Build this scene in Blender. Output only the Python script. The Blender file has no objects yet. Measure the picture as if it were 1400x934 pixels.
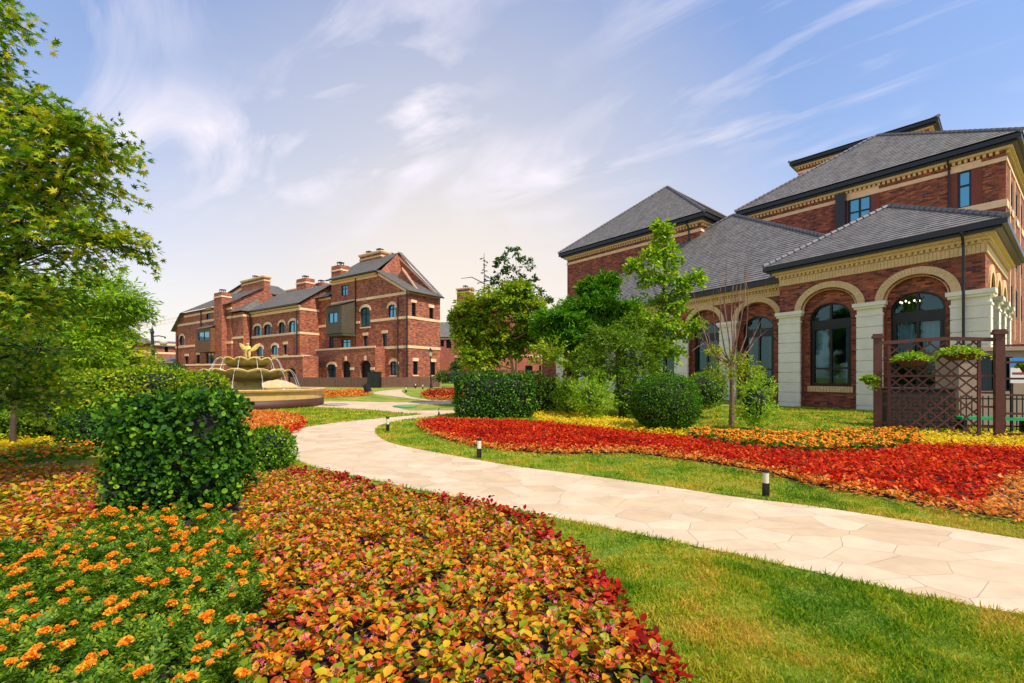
import bpy, bmesh, math, random
import numpy as np
from mathutils import Vector
from mathutils.geometry import tessellate_polygon
random.seed(7); rng = np.random.default_rng(7)
sc = bpy.context.scene
COL = sc.collection
R = math.radians
# ------------------------------------------------------------------ camera, sky, sun, exposure
F, H, HY = 622.0, 1.6, 515.0          # focal length in photo pixels, eye height in metres, horizon row
cam = bpy.data.cameras.new('camera'); camo = bpy.data.objects.new('camera', cam); COL.objects.link(camo)
camo.location = (0, 0, H); camo.rotation_euler = (R(90), 0, 0)
cam.sensor_width = 36.0; cam.lens = F / 1400 * 36.0; cam.shift_y = (HY - 467) / 1400
cam.clip_start = 0.05; cam.clip_end = 3000
sc.camera = camo
SUN_AZ, SUN_EL = 136.0, 52.0          # azimuth from +Y towards +X
sc.view_settings.view_transform = 'Standard'; sc.view_settings.look = 'None'
sc.view_settings.exposure = 0.70; sc.view_settings.gamma = 1.0
sun = bpy.data.lights.new('sun', 'SUN'); sun.energy = 3.2; sun.angle = R(1.3); sun.color = (1.0, 0.90, 0.74)
suno = bpy.data.objects.new('sun', sun); COL.objects.link(suno)
sd = Vector((math.sin(R(SUN_AZ)) * math.cos(R(SUN_EL)), math.cos(R(SUN_AZ)) * math.cos(R(SUN_EL)), math.sin(R(SUN_EL))))
suno.rotation_euler = sd.to_track_quat('Z', 'Y').to_euler(); suno.location = (30, -10, 40)

def lin(h):
    h = h.lstrip('#'); out = []
    for i in (0, 2, 4):
        c = int(h[i:i+2], 16) / 255
        out.append(c / 12.92 if c <= 0.04045 else ((c + 0.055) / 1.055) ** 2.4)
    return (*out, 1.0)

class NT:
    def __init__(s, tree): s.t = tree; s.n = tree.nodes; s.l = tree.links
    def __call__(s, typ, ins=None, **kw):
        nd = s.n.new(typ)
        for k, v in kw.items(): setattr(nd, k, v)
        for k, v in (ins or {}).items():
            if isinstance(v, bpy.types.NodeSocket): s.l.new(v, nd.inputs[k])
            else: nd.inputs[k].default_value = v
        return nd
    def math(s, op, a, b=0.0, c=0.0, clamp=False):
        nd = s.n.new('ShaderNodeMath'); nd.operation = op; nd.use_clamp = clamp
        for i, v in enumerate((a, b, c)):
            if isinstance(v, bpy.types.NodeSocket): s.l.new(v, nd.inputs[i])
            else: nd.inputs[i].default_value = v
        return nd.outputs[0]
    def mix(s, fac, a, b, blend='MIX'):
        nd = s.n.new('ShaderNodeMix'); nd.data_type = 'RGBA'; nd.blend_type = blend
        for i, v in ((0, fac), (6, a), (7, b)):
            if isinstance(v, bpy.types.NodeSocket): s.l.new(v, nd.inputs[i])
            else: nd.inputs[i].default_value = v
        return nd.outputs[2]
    def ramp(s, fac, stops, interp='LINEAR'):
        nd = s.n.new('ShaderNodeValToRGB'); cr = nd.color_ramp; cr.interpolation = interp
        while len(cr.elements) < len(stops): cr.elements.new(0.5)
        for e, (p, c) in zip(cr.elements, stops): e.position = p; e.color = c
        s.l.new(fac, nd.inputs[0]); return nd.outputs[0]

def g1(v): return (v, v, v, 1)
w = bpy.data.worlds.new('World'); sc.world = w; w.use_nodes = True
nt = NT(w.node_tree); nt.n.clear()
SKY_STRENGTH = 0.135
sky = nt('ShaderNodeTexSky', sky_type='NISHITA'); sky.sun_disc = False
sky.sun_elevation = R(SUN_EL); sky.sun_rotation = R(SUN_AZ); sky.air_density = 1.0; sky.dust_density = 1.2; sky.ozone_density = 2.0
tc = nt('ShaderNodeTexCoord'); dirv = tc.outputs['Generated']
sep = nt('ShaderNodeSeparateXYZ', {0: dirv}); dx, dy, dz = sep.outputs
# cirrus: noise on a high flat layer, stretched along the wind
zz = nt.math('MAXIMUM', nt.math('ADD', dz, 0.12), 0.05)
px_ = nt.math('DIVIDE', dx, zz); py_ = nt.math('DIVIDE', dy, zz)
cx = nt.math('SUBTRACT', nt.math('MULTIPLY', px_, 0.55), nt.math('MULTIPLY', py_, 0.32)); cy = nt.math('ADD', nt.math('MULTIPLY', py_, 1.3), nt.math('MULTIPLY', px_, 1.05))
cv = nt('ShaderNodeCombineXYZ', {0: cx, 1: cy, 2: 0.0})
n1 = nt('ShaderNodeTexNoise', {'Vector': cv.outputs[0], 'Scale': 1.35, 'Detail': 10.0, 'Roughness': 0.56, 'Distortion': 1.7})
cv2 = nt('ShaderNodeCombineXYZ', {0: px_, 1: py_, 2: 3.7})
n2 = nt('ShaderNodeTexNoise', {'Vector': cv2.outputs[0], 'Scale': 0.9, 'Detail': 3.0, 'Roughness': 0.5, 'Distortion': 0.6})
c1 = nt.ramp(n1.outputs[0], [(0.46, g1(0)), (0.66, g1(1))])
c2 = nt.ramp(n2.outputs[0], [(0.42, g1(0)), (0.60, g1(1))])
cl = nt.math('MULTIPLY', c1, c2)
cl = nt.math('MULTIPLY', cl, 0.92)
skyc = nt.mix(1.0, sky.outputs[0], (0.86, 1.02, 1.22, 1), 'MULTIPLY')
# thin high haze over the lower sky, warm close to the horizon
el = nt.math('MAXIMUM', dz, 0.0)
hz = nt.math('POWER', nt.math('SUBTRACT', 1.0, el), 1.2)
side = nt.ramp(nt.math('ADD', nt.math('MULTIPLY', dx, 0.5), 0.5), [(0.0, g1(0.75)), (0.38, g1(1.05)), (0.56, g1(1.0)), (.8, g1(0.6)), (1.0, g1(0.45))])
hz = nt.math('MULTIPLY', hz, side, clamp=True)
hazec = nt.ramp(el, [(0.0, (4.4, 4.1, 3.6, 1)), (0.13, (4.5, 3.95, 3.35, 1)), (0.26, (3.6, 3.35, 3.35, 1)), (0.42, (2.35, 2.6, 3.25, 1)), (0.7, (1.85, 2.2, 3.3, 1))])
skyc = nt.mix(hz, skyc, hazec)
# brighter, warm thin cloud low over the middle of the view; cirrus on top
gd = Vector((-0.10, 0.96, 0.13)).normalized()
gdot = nt('ShaderNodeVectorMath', {0: dirv, 1: tuple(gd)}, operation='DOT_PRODUCT').outputs['Value']
glow = nt.ramp(gdot, [(0.76, g1(0)), (0.93, g1(.38)), (1.0, g1(.75))])
skyc = nt.mix(glow, skyc, (4.8, 4.2, 3.5, 1))
lowf = nt.ramp(el, [(0.12, g1(0)), (0.34, g1(1))])
skyc = nt.mix(nt.math('MULTIPLY', cl, lowf), skyc, (4.5, 4.25, 4.7, 1))
bg = nt('ShaderNodeBackground', {'Color': skyc, 'Strength': SKY_STRENGTH})
wo = nt('ShaderNodeOutputWorld', {0: bg.outputs[0]})

# ------------------------------------------------------------------ measuring helpers (photo pixel -> place)
def gz(Y): return 0.0 if Y < 24 else (0.5 if Y > 44 else (Y - 24) / 40)
def P(x, y, Y): return Vector(((x - 700) / F * Y, Y, H + (HY - y) / F * Y))
def G(x, y, z=0.0):                     # point of the ground (plus z) seen at a pixel
    lo, hi = 0.5, 400.0
    for _ in range(60):
        m = (lo + hi) / 2
        if (H - gz(m) - z) * F / m > y - HY: lo = m
        else: hi = m
    return ((x - 700) / F * lo, lo)
def smooth(pts, k=6, closed=True):
    out = []; n = len(pts)
    for i in range(n if closed else n - 1):
        if closed: p0, p1, p2, p3 = pts[i-1], pts[i], pts[(i+1) % n], pts[(i+2) % n]
        else: p0, p1, p2, p3 = pts[max(i-1, 0)], pts[i], pts[i+1], pts[min(i+2, n-1)]
        for j in range(k):
            t = j / k
            out.append(tuple(0.5 * (2*p1[d] + (p2[d]-p0[d])*t + (2*p0[d]-5*p1[d]+4*p2[d]-p3[d])*t*t + (3*p1[d]-p0[d]-3*p2[d]+p3[d])*t**3) for d in (0, 1)))
    if not closed: out.append(tuple(pts[-1]))
    return out
def inside(poly, X, Y):
    X = np.asarray(X); Y = np.asarray(Y); c = np.zeros(X.shape, bool); n = len(poly)
    for i in range(n):
        x1, y1 = poly[i]; x2, y2 = poly[(i+1) % n]
        if y1 == y2: continue
        m = ((y1 > Y) != (y2 > Y)) & (X < (x2-x1) * (Y-y1) / (y2-y1) + x1)
        c ^= m
    return c

# ------------------------------------------------------------------ object helpers
def thing(name, label, cat, loc=(0, 0, 0), group=None):
    o = bpy.data.objects.new(name, None); COL.objects.link(o); o.location = loc; o.empty_display_size = 0.3
    o['label'] = label; o['category'] = cat
    if group: o['group'] = group
    return o
def tag(o, label, cat, group=None, kind=None):
    o['label'] = label; o['category'] = cat
    if group: o['group'] = group
    if kind: o['kind'] = kind
    return o
def rootloc(o):
    l = Vector((0, 0, 0))
    while o is not None: l += o.location; o = o.parent
    return l
def link(name, me, parent=None, loc=None):
    o = bpy.data.objects.new(name, me); COL.objects.link(o)
    if parent: o.parent = parent
    return o
class MB:                                # collects faces, becomes one mesh object
    def __init__(s, M=None): s.v = []; s.f = []; s.uv = []; s.mi = []; s.M = M; s.m = 0
    def face(s, pts):
        pts = [Vector(p) for p in pts]
        n = Vector((0, 0, 0)); k = len(pts)
        for i in range(k):
            a, b = pts[i], pts[(i+1) % k]
            n += Vector(((a.y-b.y)*(a.z+b.z), (a.z-b.z)*(a.x+b.x), (a.x-b.x)*(a.y+b.y)))
        if n.length < 1e-12: return
        n.normalize()
        if abs(n.z) > 0.97: t, q = Vector((1, 0, 0)), Vector((0, 1, 0))
        else:
            t = Vector((-n.y, n.x, 0)).normalized(); q = n.cross(t)
            if q.z < 0: q = -q
        base = len(s.v)
        for p in pts:
            s.v.append(s.M(p) if s.M else p); s.uv.append((p.dot(t), p.dot(q)))
        s.f.append(tuple(range(base, base + k))); s.mi.append(s.m)
    def hexa(s, p):                      # 8 corners: bottom loop 0-3, top loop 4-7
        for q in ((3, 2, 1, 0), (4, 5, 6, 7), (0, 1, 5, 4), (1, 2, 6, 5), (2, 3, 7, 6), (3, 0, 4, 7)): s.face([p[i] for i in q])
    def box(s, x0, x1, y0, y1, z0, z1):
        s.hexa([(x0, y0, z0), (x1, y0, z0), (x1, y1, z0), (x0, y1, z0), (x0, y0, z1), (x1, y0, z1), (x1, y1, z1), (x0, y1, z1)])
    def pbox(s, pt, s0, s1, z0, z1, d0, d1):
        s.hexa([pt(s0, z0, d0), pt(s1, z0, d0), pt(s1, z0, d1), pt(s0, z0, d1), pt(s0, z1, d0), pt(s1, z1, d0), pt(s1, z1, d1), pt(s0, z1, d1)])
    def prism(s, pt, poly, d0, d1, back=True):
        s.face([pt(a, z, d0) for a, z in poly])
        if back: s.face([pt(a, z, d1) for a, z in reversed(poly)])
        n = len(poly)
        for i in range(n):
            a, b = poly[i], poly[(i+1) % n]
            s.face([pt(*a, d0), pt(*a, d1), pt(*b, d1), pt(*b, d0)])
    def wall(s, pt, outer, holes=(), depth=0.12):
        polys = [[Vector((a, z, 0)) for a, z in outer]] + [[Vector((a, z, 0)) for a, z in h] for h in holes]
        flat = [p for q in polys for p in q]
        for tri in tessellate_polygon(polys): s.face([pt(flat[i].x, flat[i].y, 0) for i in tri])
        for h in holes:
            n = len(h)
            for i in range(n):
                a, b = h[i], h[(i+1) % n]
                s.face([pt(*a, 0), pt(*a, depth), pt(*b, depth), pt(*b, 0)])
    def ring(s, pt, outer, inner, d0, d1):
        n = len(outer)
        for i in range(n):
            j = (i+1) % n; o1, o2, i1, i2 = outer[i], outer[j], inner[i], inner[j]
            s.face([pt(*o1, d0), pt(*o2, d0), pt(*i2, d0), pt(*i1, d0)])
            s.face([pt(*i1, d0), pt(*i2, d0), pt(*i2, d1), pt(*i1, d1)])
            s.face([pt(*o2, d0), pt(*o1, d0), pt(*o1, d1), pt(*o2, d1)])
    def frame(s, a0, a1, b0, b1, o0, o1, z0, z1):   # rectangular hollow band round a plan
        def lp(o, z): return [(a0-o, b0-o, z), (a1+o, b0-o, z), (a1+o, b1+o, z), (a0-o, b1+o, z)]
        A, B, C, D = lp(o1, z0), lp(o1, z1), lp(o0, z0), lp(o0, z1)
        for i in range(4):
            j = (i+1) % 4
            s.face([A[i], A[j], B[j], B[i]]); s.face([B[i], B[j], D[j], D[i]]); s.face([A[j], A[i], C[i], C[j]])
    def tube(s, pts, radii, n=6, cap=True):
        pts = [Vector(p) for p in pts]; rings = []
        if not hasattr(radii, '__len__'): radii = [radii] * len(pts)
        for i, p in enumerate(pts):
            d = (pts[min(i+1, len(pts)-1)] - pts[max(i-1, 0)])
            if d.length < 1e-9: d = Vector((0, 0, 1))
            d.normalize(); a = d.cross(Vector((0.3, 0.9, 0.1)) if abs(d.z) > 0.8 else Vector((0, 0, 1))).normalized(); b = d.cross(a)
            rings.append([p + (a*math.cos(2*math.pi*k/n) + b*math.sin(2*math.pi*k/n)) * radii[i] for k in range(n)])
        for r0, r1 in zip(rings, rings[1:]):
            for k in range(n): s.face([r0[k], r0[(k+1) % n], r1[(k+1) % n], r1[k]])
        if cap: s.face(rings[0][::-1]); s.face(rings[-1])
    def lathe(s, c, prof, n=24, mod=None):
        c = Vector(c); rings = []
        for r, z in prof:
            rings.append([c + Vector((math.cos(2*math.pi*k/n)*r*(mod(k/n, r, z) if mod else 1), math.sin(2*math.pi*k/n)*r*(mod(k/n, r, z) if mod else 1), z)) for k in range(n)])
        for r0, r1 in zip(rings, rings[1:]):
            for k in range(n): s.face([r0[k], r0[(k+1) % n], r1[(k+1) % n], r1[k]])
        if prof[0][0] > 1e-4: s.face(rings[0][::-1])
        if prof[-1][0] > 1e-4: s.face(rings[-1])
    def roof(s, bl, br, tr, tl, course=0.34, th=0.035):   # slated slope laid in stepped courses
        bl, br, tr, tl = map(Vector, (bl, br, tr, tl))
        nrm = (br - bl).cross(tl - bl)
        if nrm.length < 1e-6: nrm = (br - bl).cross(tr - bl)
        nrm.normalize()
        if nrm.z < 0: nrm = -nrm
        L = max((tl - bl).length, (tr - br).length) if (tr-tl).length > 1e-4 else ((tl+tr)/2 - (bl+br)/2).length
        n = max(2, int(L / course))
        for i in range(n):
            t0, t1 = i/n, (i+1)/n
            a, b = bl.lerp(tl, t0), br.lerp(tr, t0); c, d = br.lerp(tr, t1), bl.lerp(tl, t1)
            up = nrm * th
            if (c-d).length > 1e-4: s.face([a+up, b+up, c+nrm*0.004, d+nrm*0.004])
            else: s.face([a+up, b+up, c+nrm*0.004])
            s.face([a, b, b+up, a+up])
    def build(s, name, mats, parent=None, smooth=False, merge=False):
        off = rootloc(parent) if parent else Vector((0, 0, 0))
        me = bpy.data.meshes.new(name); me.from_pydata([Vector(p) - off for p in s.v], [], s.f)
        uvl = me.uv_layers.new(name='UVMap'); uvl.data.foreach_set('uv', np.array(s.uv, dtype=np.float32).ravel())
        for m in (mats if isinstance(mats, (list, tuple)) else [mats]): me.materials.append(m)
        if len(me.materials) > 1: me.polygons.foreach_set('material_index', s.mi)
        if merge or smooth:
            bm = bmesh.new(); bm.from_mesh(me); bmesh.ops.remove_doubles(bm, verts=bm.verts, dist=1e-4)
            bmesh.ops.recalc_face_normals(bm, faces=bm.faces); bm.to_mesh(me); bm.free()
        if smooth: me.polygons.foreach_set('use_smooth', [True] * len(me.polygons))
        me.update()
        return link(name, me, parent)

def np_mesh(name, V, T, mats, parent=None, mi=None):
    off = np.array(rootloc(parent)) if parent else np.zeros(3)
    V = (V - off).astype(np.float32); T = T.astype(np.int32); m = len(T)
    me = bpy.data.meshes.new(name)
    me.vertices.add(len(V)); me.vertices.foreach_set('co', V.ravel())
    me.loops.add(3*m); me.loops.foreach_set('vertex_index', T.ravel())
    me.polygons.add(m); me.polygons.foreach_set('loop_start', np.arange(0, 3*m, 3, dtype=np.int32)); me.polygons.foreach_set('loop_total', np.full(m, 3, np.int32))
    for x in (mats if isinstance(mats, (list, tuple)) else [mats]): me.materials.append(x)
    if mi is not None: me.polygons.foreach_set('material_index', mi.astype(np.int32))
    me.update(calc_edges=True)
    return link(name, me, parent)
def unit(a): return a / np.maximum(np.linalg.norm(a, axis=-1, keepdims=True), 1e-9)
class Leaves:                            # many small leaf faces, one mesh
    def __init__(s): s.V = []; s.T = []; s.I = []; s.n = 0
    def add(s, pos, d, nrm, size, tm, mi=0):
        tv, tt = tm; pos = np.asarray(pos, float); N = len(pos)
        if N == 0: return
        d = unit(np.asarray(d, float)); nrm = np.asarray(nrm, float); size = np.broadcast_to(np.asarray(size, float), (N,))
        x = unit(np.cross(d, nrm)); z = np.cross(x, d)
        v = pos[:, None, :] + size[:, None, None] * (tv[None, :, 0:1]*x[:, None, :] + tv[None, :, 1:2]*d[:, None, :] + tv[None, :, 2:3]*z[:, None, :])
        k = len(tv)
        t = tt[None] + (np.arange(N) * k)[:, None, None] + s.n
        s.V.append(v.reshape(-1, 3)); s.T.append(t.reshape(-1, 3)); s.I.append(np.full(N*len(tt), mi)); s.n += N*k
    def build(s, name, mats, parent=None):
        return np_mesh(name, np.concatenate(s.V), np.concatenate(s.T), mats, parent, np.concatenate(s.I))
def T_(v, t): return (np.array(v, float), np.array(t, int))
OVAL = T_([(0,0,0),(-.30,.30,.07),(0,.34,0),(.30,.30,.07),(-.27,.68,.06),(0,.70,.02),(.27,.68,.06),(0,1,-.04)],
          [(0,2,1),(0,3,2),(1,2,5),(1,5,4),(2,3,6),(2,6,5),(4,5,7),(5,6,7)])
ROUND = T_([(0,0,0),(-.42,.28,.10),(0,.40,-.02),(.42,.28,.10),(-.44,.68,.10),(.44,.68,.10),(-.2,.97,.02),(.2,.97,.02),(0,.72,.0)],
           [(0,2,1),(0,3,2),(1,2,8),(1,8,4),(2,3,5),(2,5,8),(4,8,6),(8,5,7),(6,8,7)])
KITE = T_([(0,0,0),(-.3,.45,.08),(.3,.45,.08),(0,1,0)], [(0,2,1),(1,2,3)])
LANCE = T_([(0,0,0),(-.13,.4,.03),(.13,.4,.03),(0,1,-.06)], [(0,2,1),(1,2,3)])
def star():
    v = [(0, 0.05, 0)]; lob = [(-150, .42), (-118, .20), (-78, .78), (-52, .34), (-34, .95), (-17, .45), (0, 1.12), (17, .45), (34, .95), (52, .34), (78, .78), (118, .20), (150, .42)]
    for a, r in lob: v.append((math.sin(R(a))*r*.62, math.cos(R(a))*r*.62 + .05, -.10*r*r + (.03 if r > .5 else 0)))
    return T_(v, [(0, i, i+1) for i in range(1, len(lob))])
STAR = star()
def feather():
    v = []; t = []
    for i, (y, l) in enumerate([(.15, .45), (.32, .55), (.5, .55), (.68, .45), (.84, .3)]):
        for sgn in (-1, 1):
            b = len(v); v += [(0, y, 0), (sgn*l*.35, y+.10, .05), (sgn*l*.55, y+.02+.14, .07), (sgn*l*.9, y+.32, .02)]; t += [(b, b+1, b+2), (b+1, b+2, b+3)] if sgn > 0 else [(b, b+2, b+1), (b+1, b+3, b+2)]
    b = len(v); v += [(-.05, .75, 0), (.05, .75, 0), (0, 1.1, 0), (-.02, 0, -.02), (.02, 0, -.02)]; t += [(b, b+1, b+2), (b+3, b+4, b+1), (b+3, b+1, b)]
    return T_(v, t)
FEATHER = feather()
def fern():
    v = []; t = []
    for y, l, sg in ((.12, .42, -1), (.16, .42, 1), (.36, .46, -1), (.40, .46, 1), (.60, .40, -1), (.64, .40, 1), (.80, .36, 0)):
        an = R(52)*sg; dx_, dy_ = math.sin(an)*l, math.cos(an)*l; b = len(v)
        nx_, ny_ = dy_*.24, -dx_*.24
        v += [(0, y, 0), (dx_*.5-nx_, y+dy_*.5-ny_, .05), (dx_*.5+nx_, y+dy_*.5+ny_, .05), (dx_, y+dy_, -.03)]; t += [(b, b+2, b+1), (b+1, b+2, b+3)]
    return T_(v, t)
FERN = fern()
BEGL_ = T_([(0,0,0),(-.36,.30,.16),(0,.36,-.03),(.36,.30,.16),(-.33,.64,.16),(0,.68,.0),(.33,.64,.16),(0,1.0,-.06)],
          [(0,2,1),(0,3,2),(1,2,5),(1,5,4),(2,3,6),(2,6,5),(4,5,7),(5,6,7)])
def pompom():
    bm = bmesh.new(); bmesh.ops.create_icosphere(bm, subdivisions=2, radius=.5)
    v = []
    rr = random.Random(3)
    for q in bm.verts:
        k = 1 + rr.uniform(-.16, .14); v.append((q.co.x*k, q.co.z*k*.62 if False else q.co.y*k, q.co.z*k*.66))
    t = [[x.index for x in f.verts] for f in bm.faces]; bm.free()
    return T_(v, t)
POM = pompom()
BLOSSOM = T_([(0,0,0),(-.5,.2,.12),(-.2,.5,.12),(.2,.5,.12),(.5,.2,.12),(.5,-.2,.12),(.2,-.5,.12),(-.2,-.5,.12),(-.5,-.2,.12)],
             [(0,2,1),(0,4,3),(0,6,5),(0,8,7)])
BLADE = T_([(-.09,0,0),(.09,0,0),(.05,.6,.06),(0,1,.22)], [(0,1,2),(0,2,3)])
def rdir(n, up=0.0, s=1.0):
    a = rng.normal(size=(n, 3)) * s; a[:, 2] += up; return unit(a)
# ------------------------------------------------------------------ materials
def mat(name):
    m = bpy.data.materials.new(name); m.use_nodes = True; t = NT(m.node_tree); t.n.clear()
    return m, t
def out(t, sh, disp=None):
    t('ShaderNodeOutputMaterial', {0: sh})
def plain(name, col, rough=0.6, metal=0.0, var=0.15, scale=3.0, bump=0.0, bscale=40.0):
    m, t = mat(name); c = t('ShaderNodeTexCoord').outputs['Object']
    n = t('ShaderNodeTexNoise', {'Vector': c, 'Scale': scale, 'Detail': 6.0, 'Roughness': .65}).outputs[0]
    c0 = lin(col); a = tuple(x*(1-var) for x in c0[:3]) + (1,); b = tuple(min(1, x*(1+var)) for x in c0[:3]) + (1,)
    ins = {'Base Color': t.ramp(n, [(0.3, a), (0.7, b)]), 'Roughness': rough, 'Metallic': metal}
    if bump:
        n2 = t('ShaderNodeTexNoise', {'Vector': c, 'Scale': bscale, 'Detail': 4.0}).outputs[0]
        ins['Normal'] = t('ShaderNodeBump', {'Height': n2, 'Strength': bump, 'Distance': 0.02}).outputs[0]
    out(t, t('ShaderNodeBsdfPrincipled', ins).outputs[0]); return m
def brick(name, stops, mortar, bw=.30, bh=.09, patch=.35, ms=0.008):
    m, t = mat(name); uv = t('ShaderNodeUVMap').outputs[0]
    b = t('ShaderNodeTexBrick', {'Vector': uv, 'Color1': g1(0), 'Color2': g1(1), 'Mortar': g1(.5), 'Scale': 1.0, 'Mortar Size': ms, 'Mortar Smooth': .15, 'Bias': 0.0, 'Brick Width': bw, 'Row Height': bh})
    n = t('ShaderNodeTexNoise', {'Vector': uv, 'Scale': 1.3, 'Detail': 4.0, 'Roughness': .6}).outputs[0]
    k = t.math('ADD', t('ShaderNodeSeparateColor', {0: b.outputs[0]}).outputs[0], t.math('MULTIPLY', t.math('SUBTRACT', n, .5), patch), clamp=True)
    st = t('ShaderNodeMapping', {0: uv}); st.inputs['Scale'].default_value = (1.1, .14, 1)
    n3 = t('ShaderNodeTexNoise', {'Vector': st.outputs[0], 'Scale': 1.0, 'Detail': 5.0, 'Roughness': .6}).outputs[0]
    col = t.ramp(k, [(i / (len(stops)-1), lin(s)) for i, s in enumerate(stops)])
    col = t.mix(b.outputs['Fac'], col, lin(mortar))
    col = t.mix(1.0, col, t.ramp(n3, [(0.3, g1(.74)), (0.7, g1(1.14))]), 'MULTIPLY')
    fine = t('ShaderNodeTexNoise', {'Vector': uv, 'Scale': 60.0, 'Detail': 3.0}).outputs[0]
    hgt = t.math('ADD', t.math('MULTIPLY', b.outputs['Fac'], -1.0), t.math('MULTIPLY', fine, .4))
    bp = t('ShaderNodeBump', {'Height': hgt, 'Strength': .5, 'Distance': .012}).outputs[0]
    out(t, t('ShaderNodeBsdfPrincipled', {'Base Color': col, 'Roughness': .82, 'Normal': bp}).outputs[0]); return m
def slate(name, lo, hi, bw=.28, bh=.26):
    m, t = mat(name); uv = t('ShaderNodeUVMap').outputs[0]
    b = t('ShaderNodeTexBrick', {'Vector': uv, 'Color1': g1(0), 'Color2': g1(1), 'Mortar': g1(0), 'Scale': 1.0, 'Mortar Size': .006, 'Mortar Smooth': .2, 'Bias': 0.0, 'Brick Width': bw, 'Row Height': bh})
    n = t('ShaderNodeTexNoise', {'Vector': uv, 'Scale': .7, 'Detail': 6.0, 'Roughness': .7}).outputs[0]
    k = t.math('ADD', t.math('MULTIPLY', t('ShaderNodeSeparateColor', {0: b.outputs[0]}).outputs[0], .6), t.math('MULTIPLY', n, .45))
    col = t.ramp(k, [(-.1, lin(lo)), (1.1, lin(hi))])
    out(t, t('ShaderNodeBsdfPrincipled', {'Base Color': col, 'Roughness': .62}).outputs[0]); return m
def leafm(name, stops, rough=.55, tr=.38, patch=.35, pscale=1.2, spec=.2, trcol=None):
    m, t = mat(name)
    r = t('ShaderNodeNewGeometry').outputs['Random Per Island']
    c = t('ShaderNodeTexCoord').outputs['Object']
    n = t('ShaderNodeTexNoise', {'Vector': c, 'Scale': pscale, 'Detail': 3.0}).outputs[0]
    k = t.math('ADD', r, t.math('MULTIPLY', t.math('SUBTRACT', n, .5), patch*2), clamp=True)
    col = t.ramp(k, [(p, lin(h)) for p, h in stops])
    bs = t('ShaderNodeBsdfPrincipled', {'Base Color': col, 'Roughness': rough, 'Specular IOR Level': spec}).outputs[0]
    tl = t('ShaderNodeBsdfTranslucent', {0: t.mix(1.0, col, trcol or (1.25, 1.2, .6, 1), 'MULTIPLY')}).outputs[0]
    out(t, t('ShaderNodeMixShader', {0: tr, 1: bs, 2: tl}).outputs[0]); return m
def glassm(name, col, metal=.75, rough=.06):
    m, t = mat(name); c = t('ShaderNodeTexCoord').outputs['Object']
    n = t('ShaderNodeTexNoise', {'Vector': c, 'Scale': .9, 'Detail': 2.0}).outputs[0]
    bp = t('ShaderNodeBump', {'Height': n, 'Strength': .25, 'Distance': .03}).outputs[0]
    out(t, t('ShaderNodeBsdfPrincipled', {'Base Color': lin(col), 'Metallic': metal, 'Roughness': rough, 'Normal': bp}).outputs[0]); return m

M = {}
M['brick'] = brick('brick_wall', ['#422824', '#7a3c2c', '#9a4c2e', '#ac5632', '#66322a', '#c46c3c', '#4c2c26'], '#7a5444', patch=.35)
M['brick_town'] = brick('brick_town', ['#54302a', '#964c32', '#b05c38', '#7c3c2c', '#c67446', '#64382c'], '#9a7262', bw=.34, bh=.12, patch=.38)
M['brick_far'] = brick('brick_far', ['#8f4a38', '#a85a42', '#93483a'], '#a87a66', bw=.5, bh=.2)
M['yellow'] = plain('yellow_brick', '#d9b680', .75, var=.16, scale=6, bump=.3)
M['cream'] = plain('cream_band', '#e8c096', .75, var=.12, scale=2)
M['stone'] = plain('white_stone', '#e8e0c8', .7, var=.07, scale=2.5, bump=.15)
M['slate'] = slate('slate_roof', '#524e4b', '#8a847e')
M['slate_town'] = slate('slate_town', '#524e48', '#7c756a', bw=.4)
M['ridge'] = plain('ridge_tile', '#6d696b', .6, var=.2)
M['gutter'] = plain('black_gutter', '#16191b', .35, var=.3)
M['frame'] = plain('window_frame', '#191512', .4, var=.2)
M['glass'] = glassm('teal_glass', '#5fa0b4', .8)
M['glass_dark'] = glassm('dark_glass', '#26323a', .7)
m, t = mat('clear_glass')
fr = t('ShaderNodeFresnel', {'IOR': 1.6}).outputs[0]
gl = t('ShaderNodeBsdfGlossy', {'Color': (.45, .75, .8, 1), 'Roughness': .03}).outputs[0]
tp = t('ShaderNodeBsdfTransparent', {0: (.55, .72, .74, 1)}).outputs[0]
out(t, t('ShaderNodeMixShader', {0: t.math('ADD', t.math('MULTIPLY', fr, .6), .07, clamp=True), 1: tp, 2: gl}).outputs[0]); M['glass_clear'] = m
M['curtain'] = plain('curtain_cloth', '#a9b4c4', .9, var=.12)
M['curtain_green'] = plain('curtain_green', '#3f7a5c', .9, var=.12)
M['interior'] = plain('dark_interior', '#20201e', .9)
M['wood'] = plain('brown_stained_wood', '#5a2e20', .55, var=.22, scale=8, bump=.2)
M['fence'] = plain('fence_boards', '#6a4b3a', .7, var=.25, scale=5)
M['cladding'] = plain('timber_cladding', '#6f4526', .65, var=.2, scale=2)
M['cladding_grey'] = plain('olive_cladding', '#4c4434', .65, var=.2, scale=2)
M['black'] = plain('black_metal', '#14110f', .4, var=.2)
M['gold'] = plain('gilt_stone', '#dfc26a', .5, var=.35, scale=4, bump=.2)
M['gold_wall'] = plain('ochre_stone', '#c9a260', .6, var=.15, scale=3, bump=.15)
M['basin_dark'] = plain('brown_plinth', '#4a2a1c', .6, var=.2)
M['bark'] = plain('bark', '#4b3a2c', .85, var=.35, scale=12, bump=.6)
M['bark_pale'] = plain('pale_bark', '#a58a52', .8, var=.2, scale=10, bump=.4)
M['twig'] = plain('reddish_twig', '#7b5a48', .8, var=.25, scale=10)
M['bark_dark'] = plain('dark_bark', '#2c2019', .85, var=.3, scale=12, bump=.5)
M['soil'] = plain('dark_soil', '#2a1f17', .95, var=.35, scale=9, bump=.8, bscale=30)
M['beige'] = plain('beige_render', '#a08a74', .85, var=.08)
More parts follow.
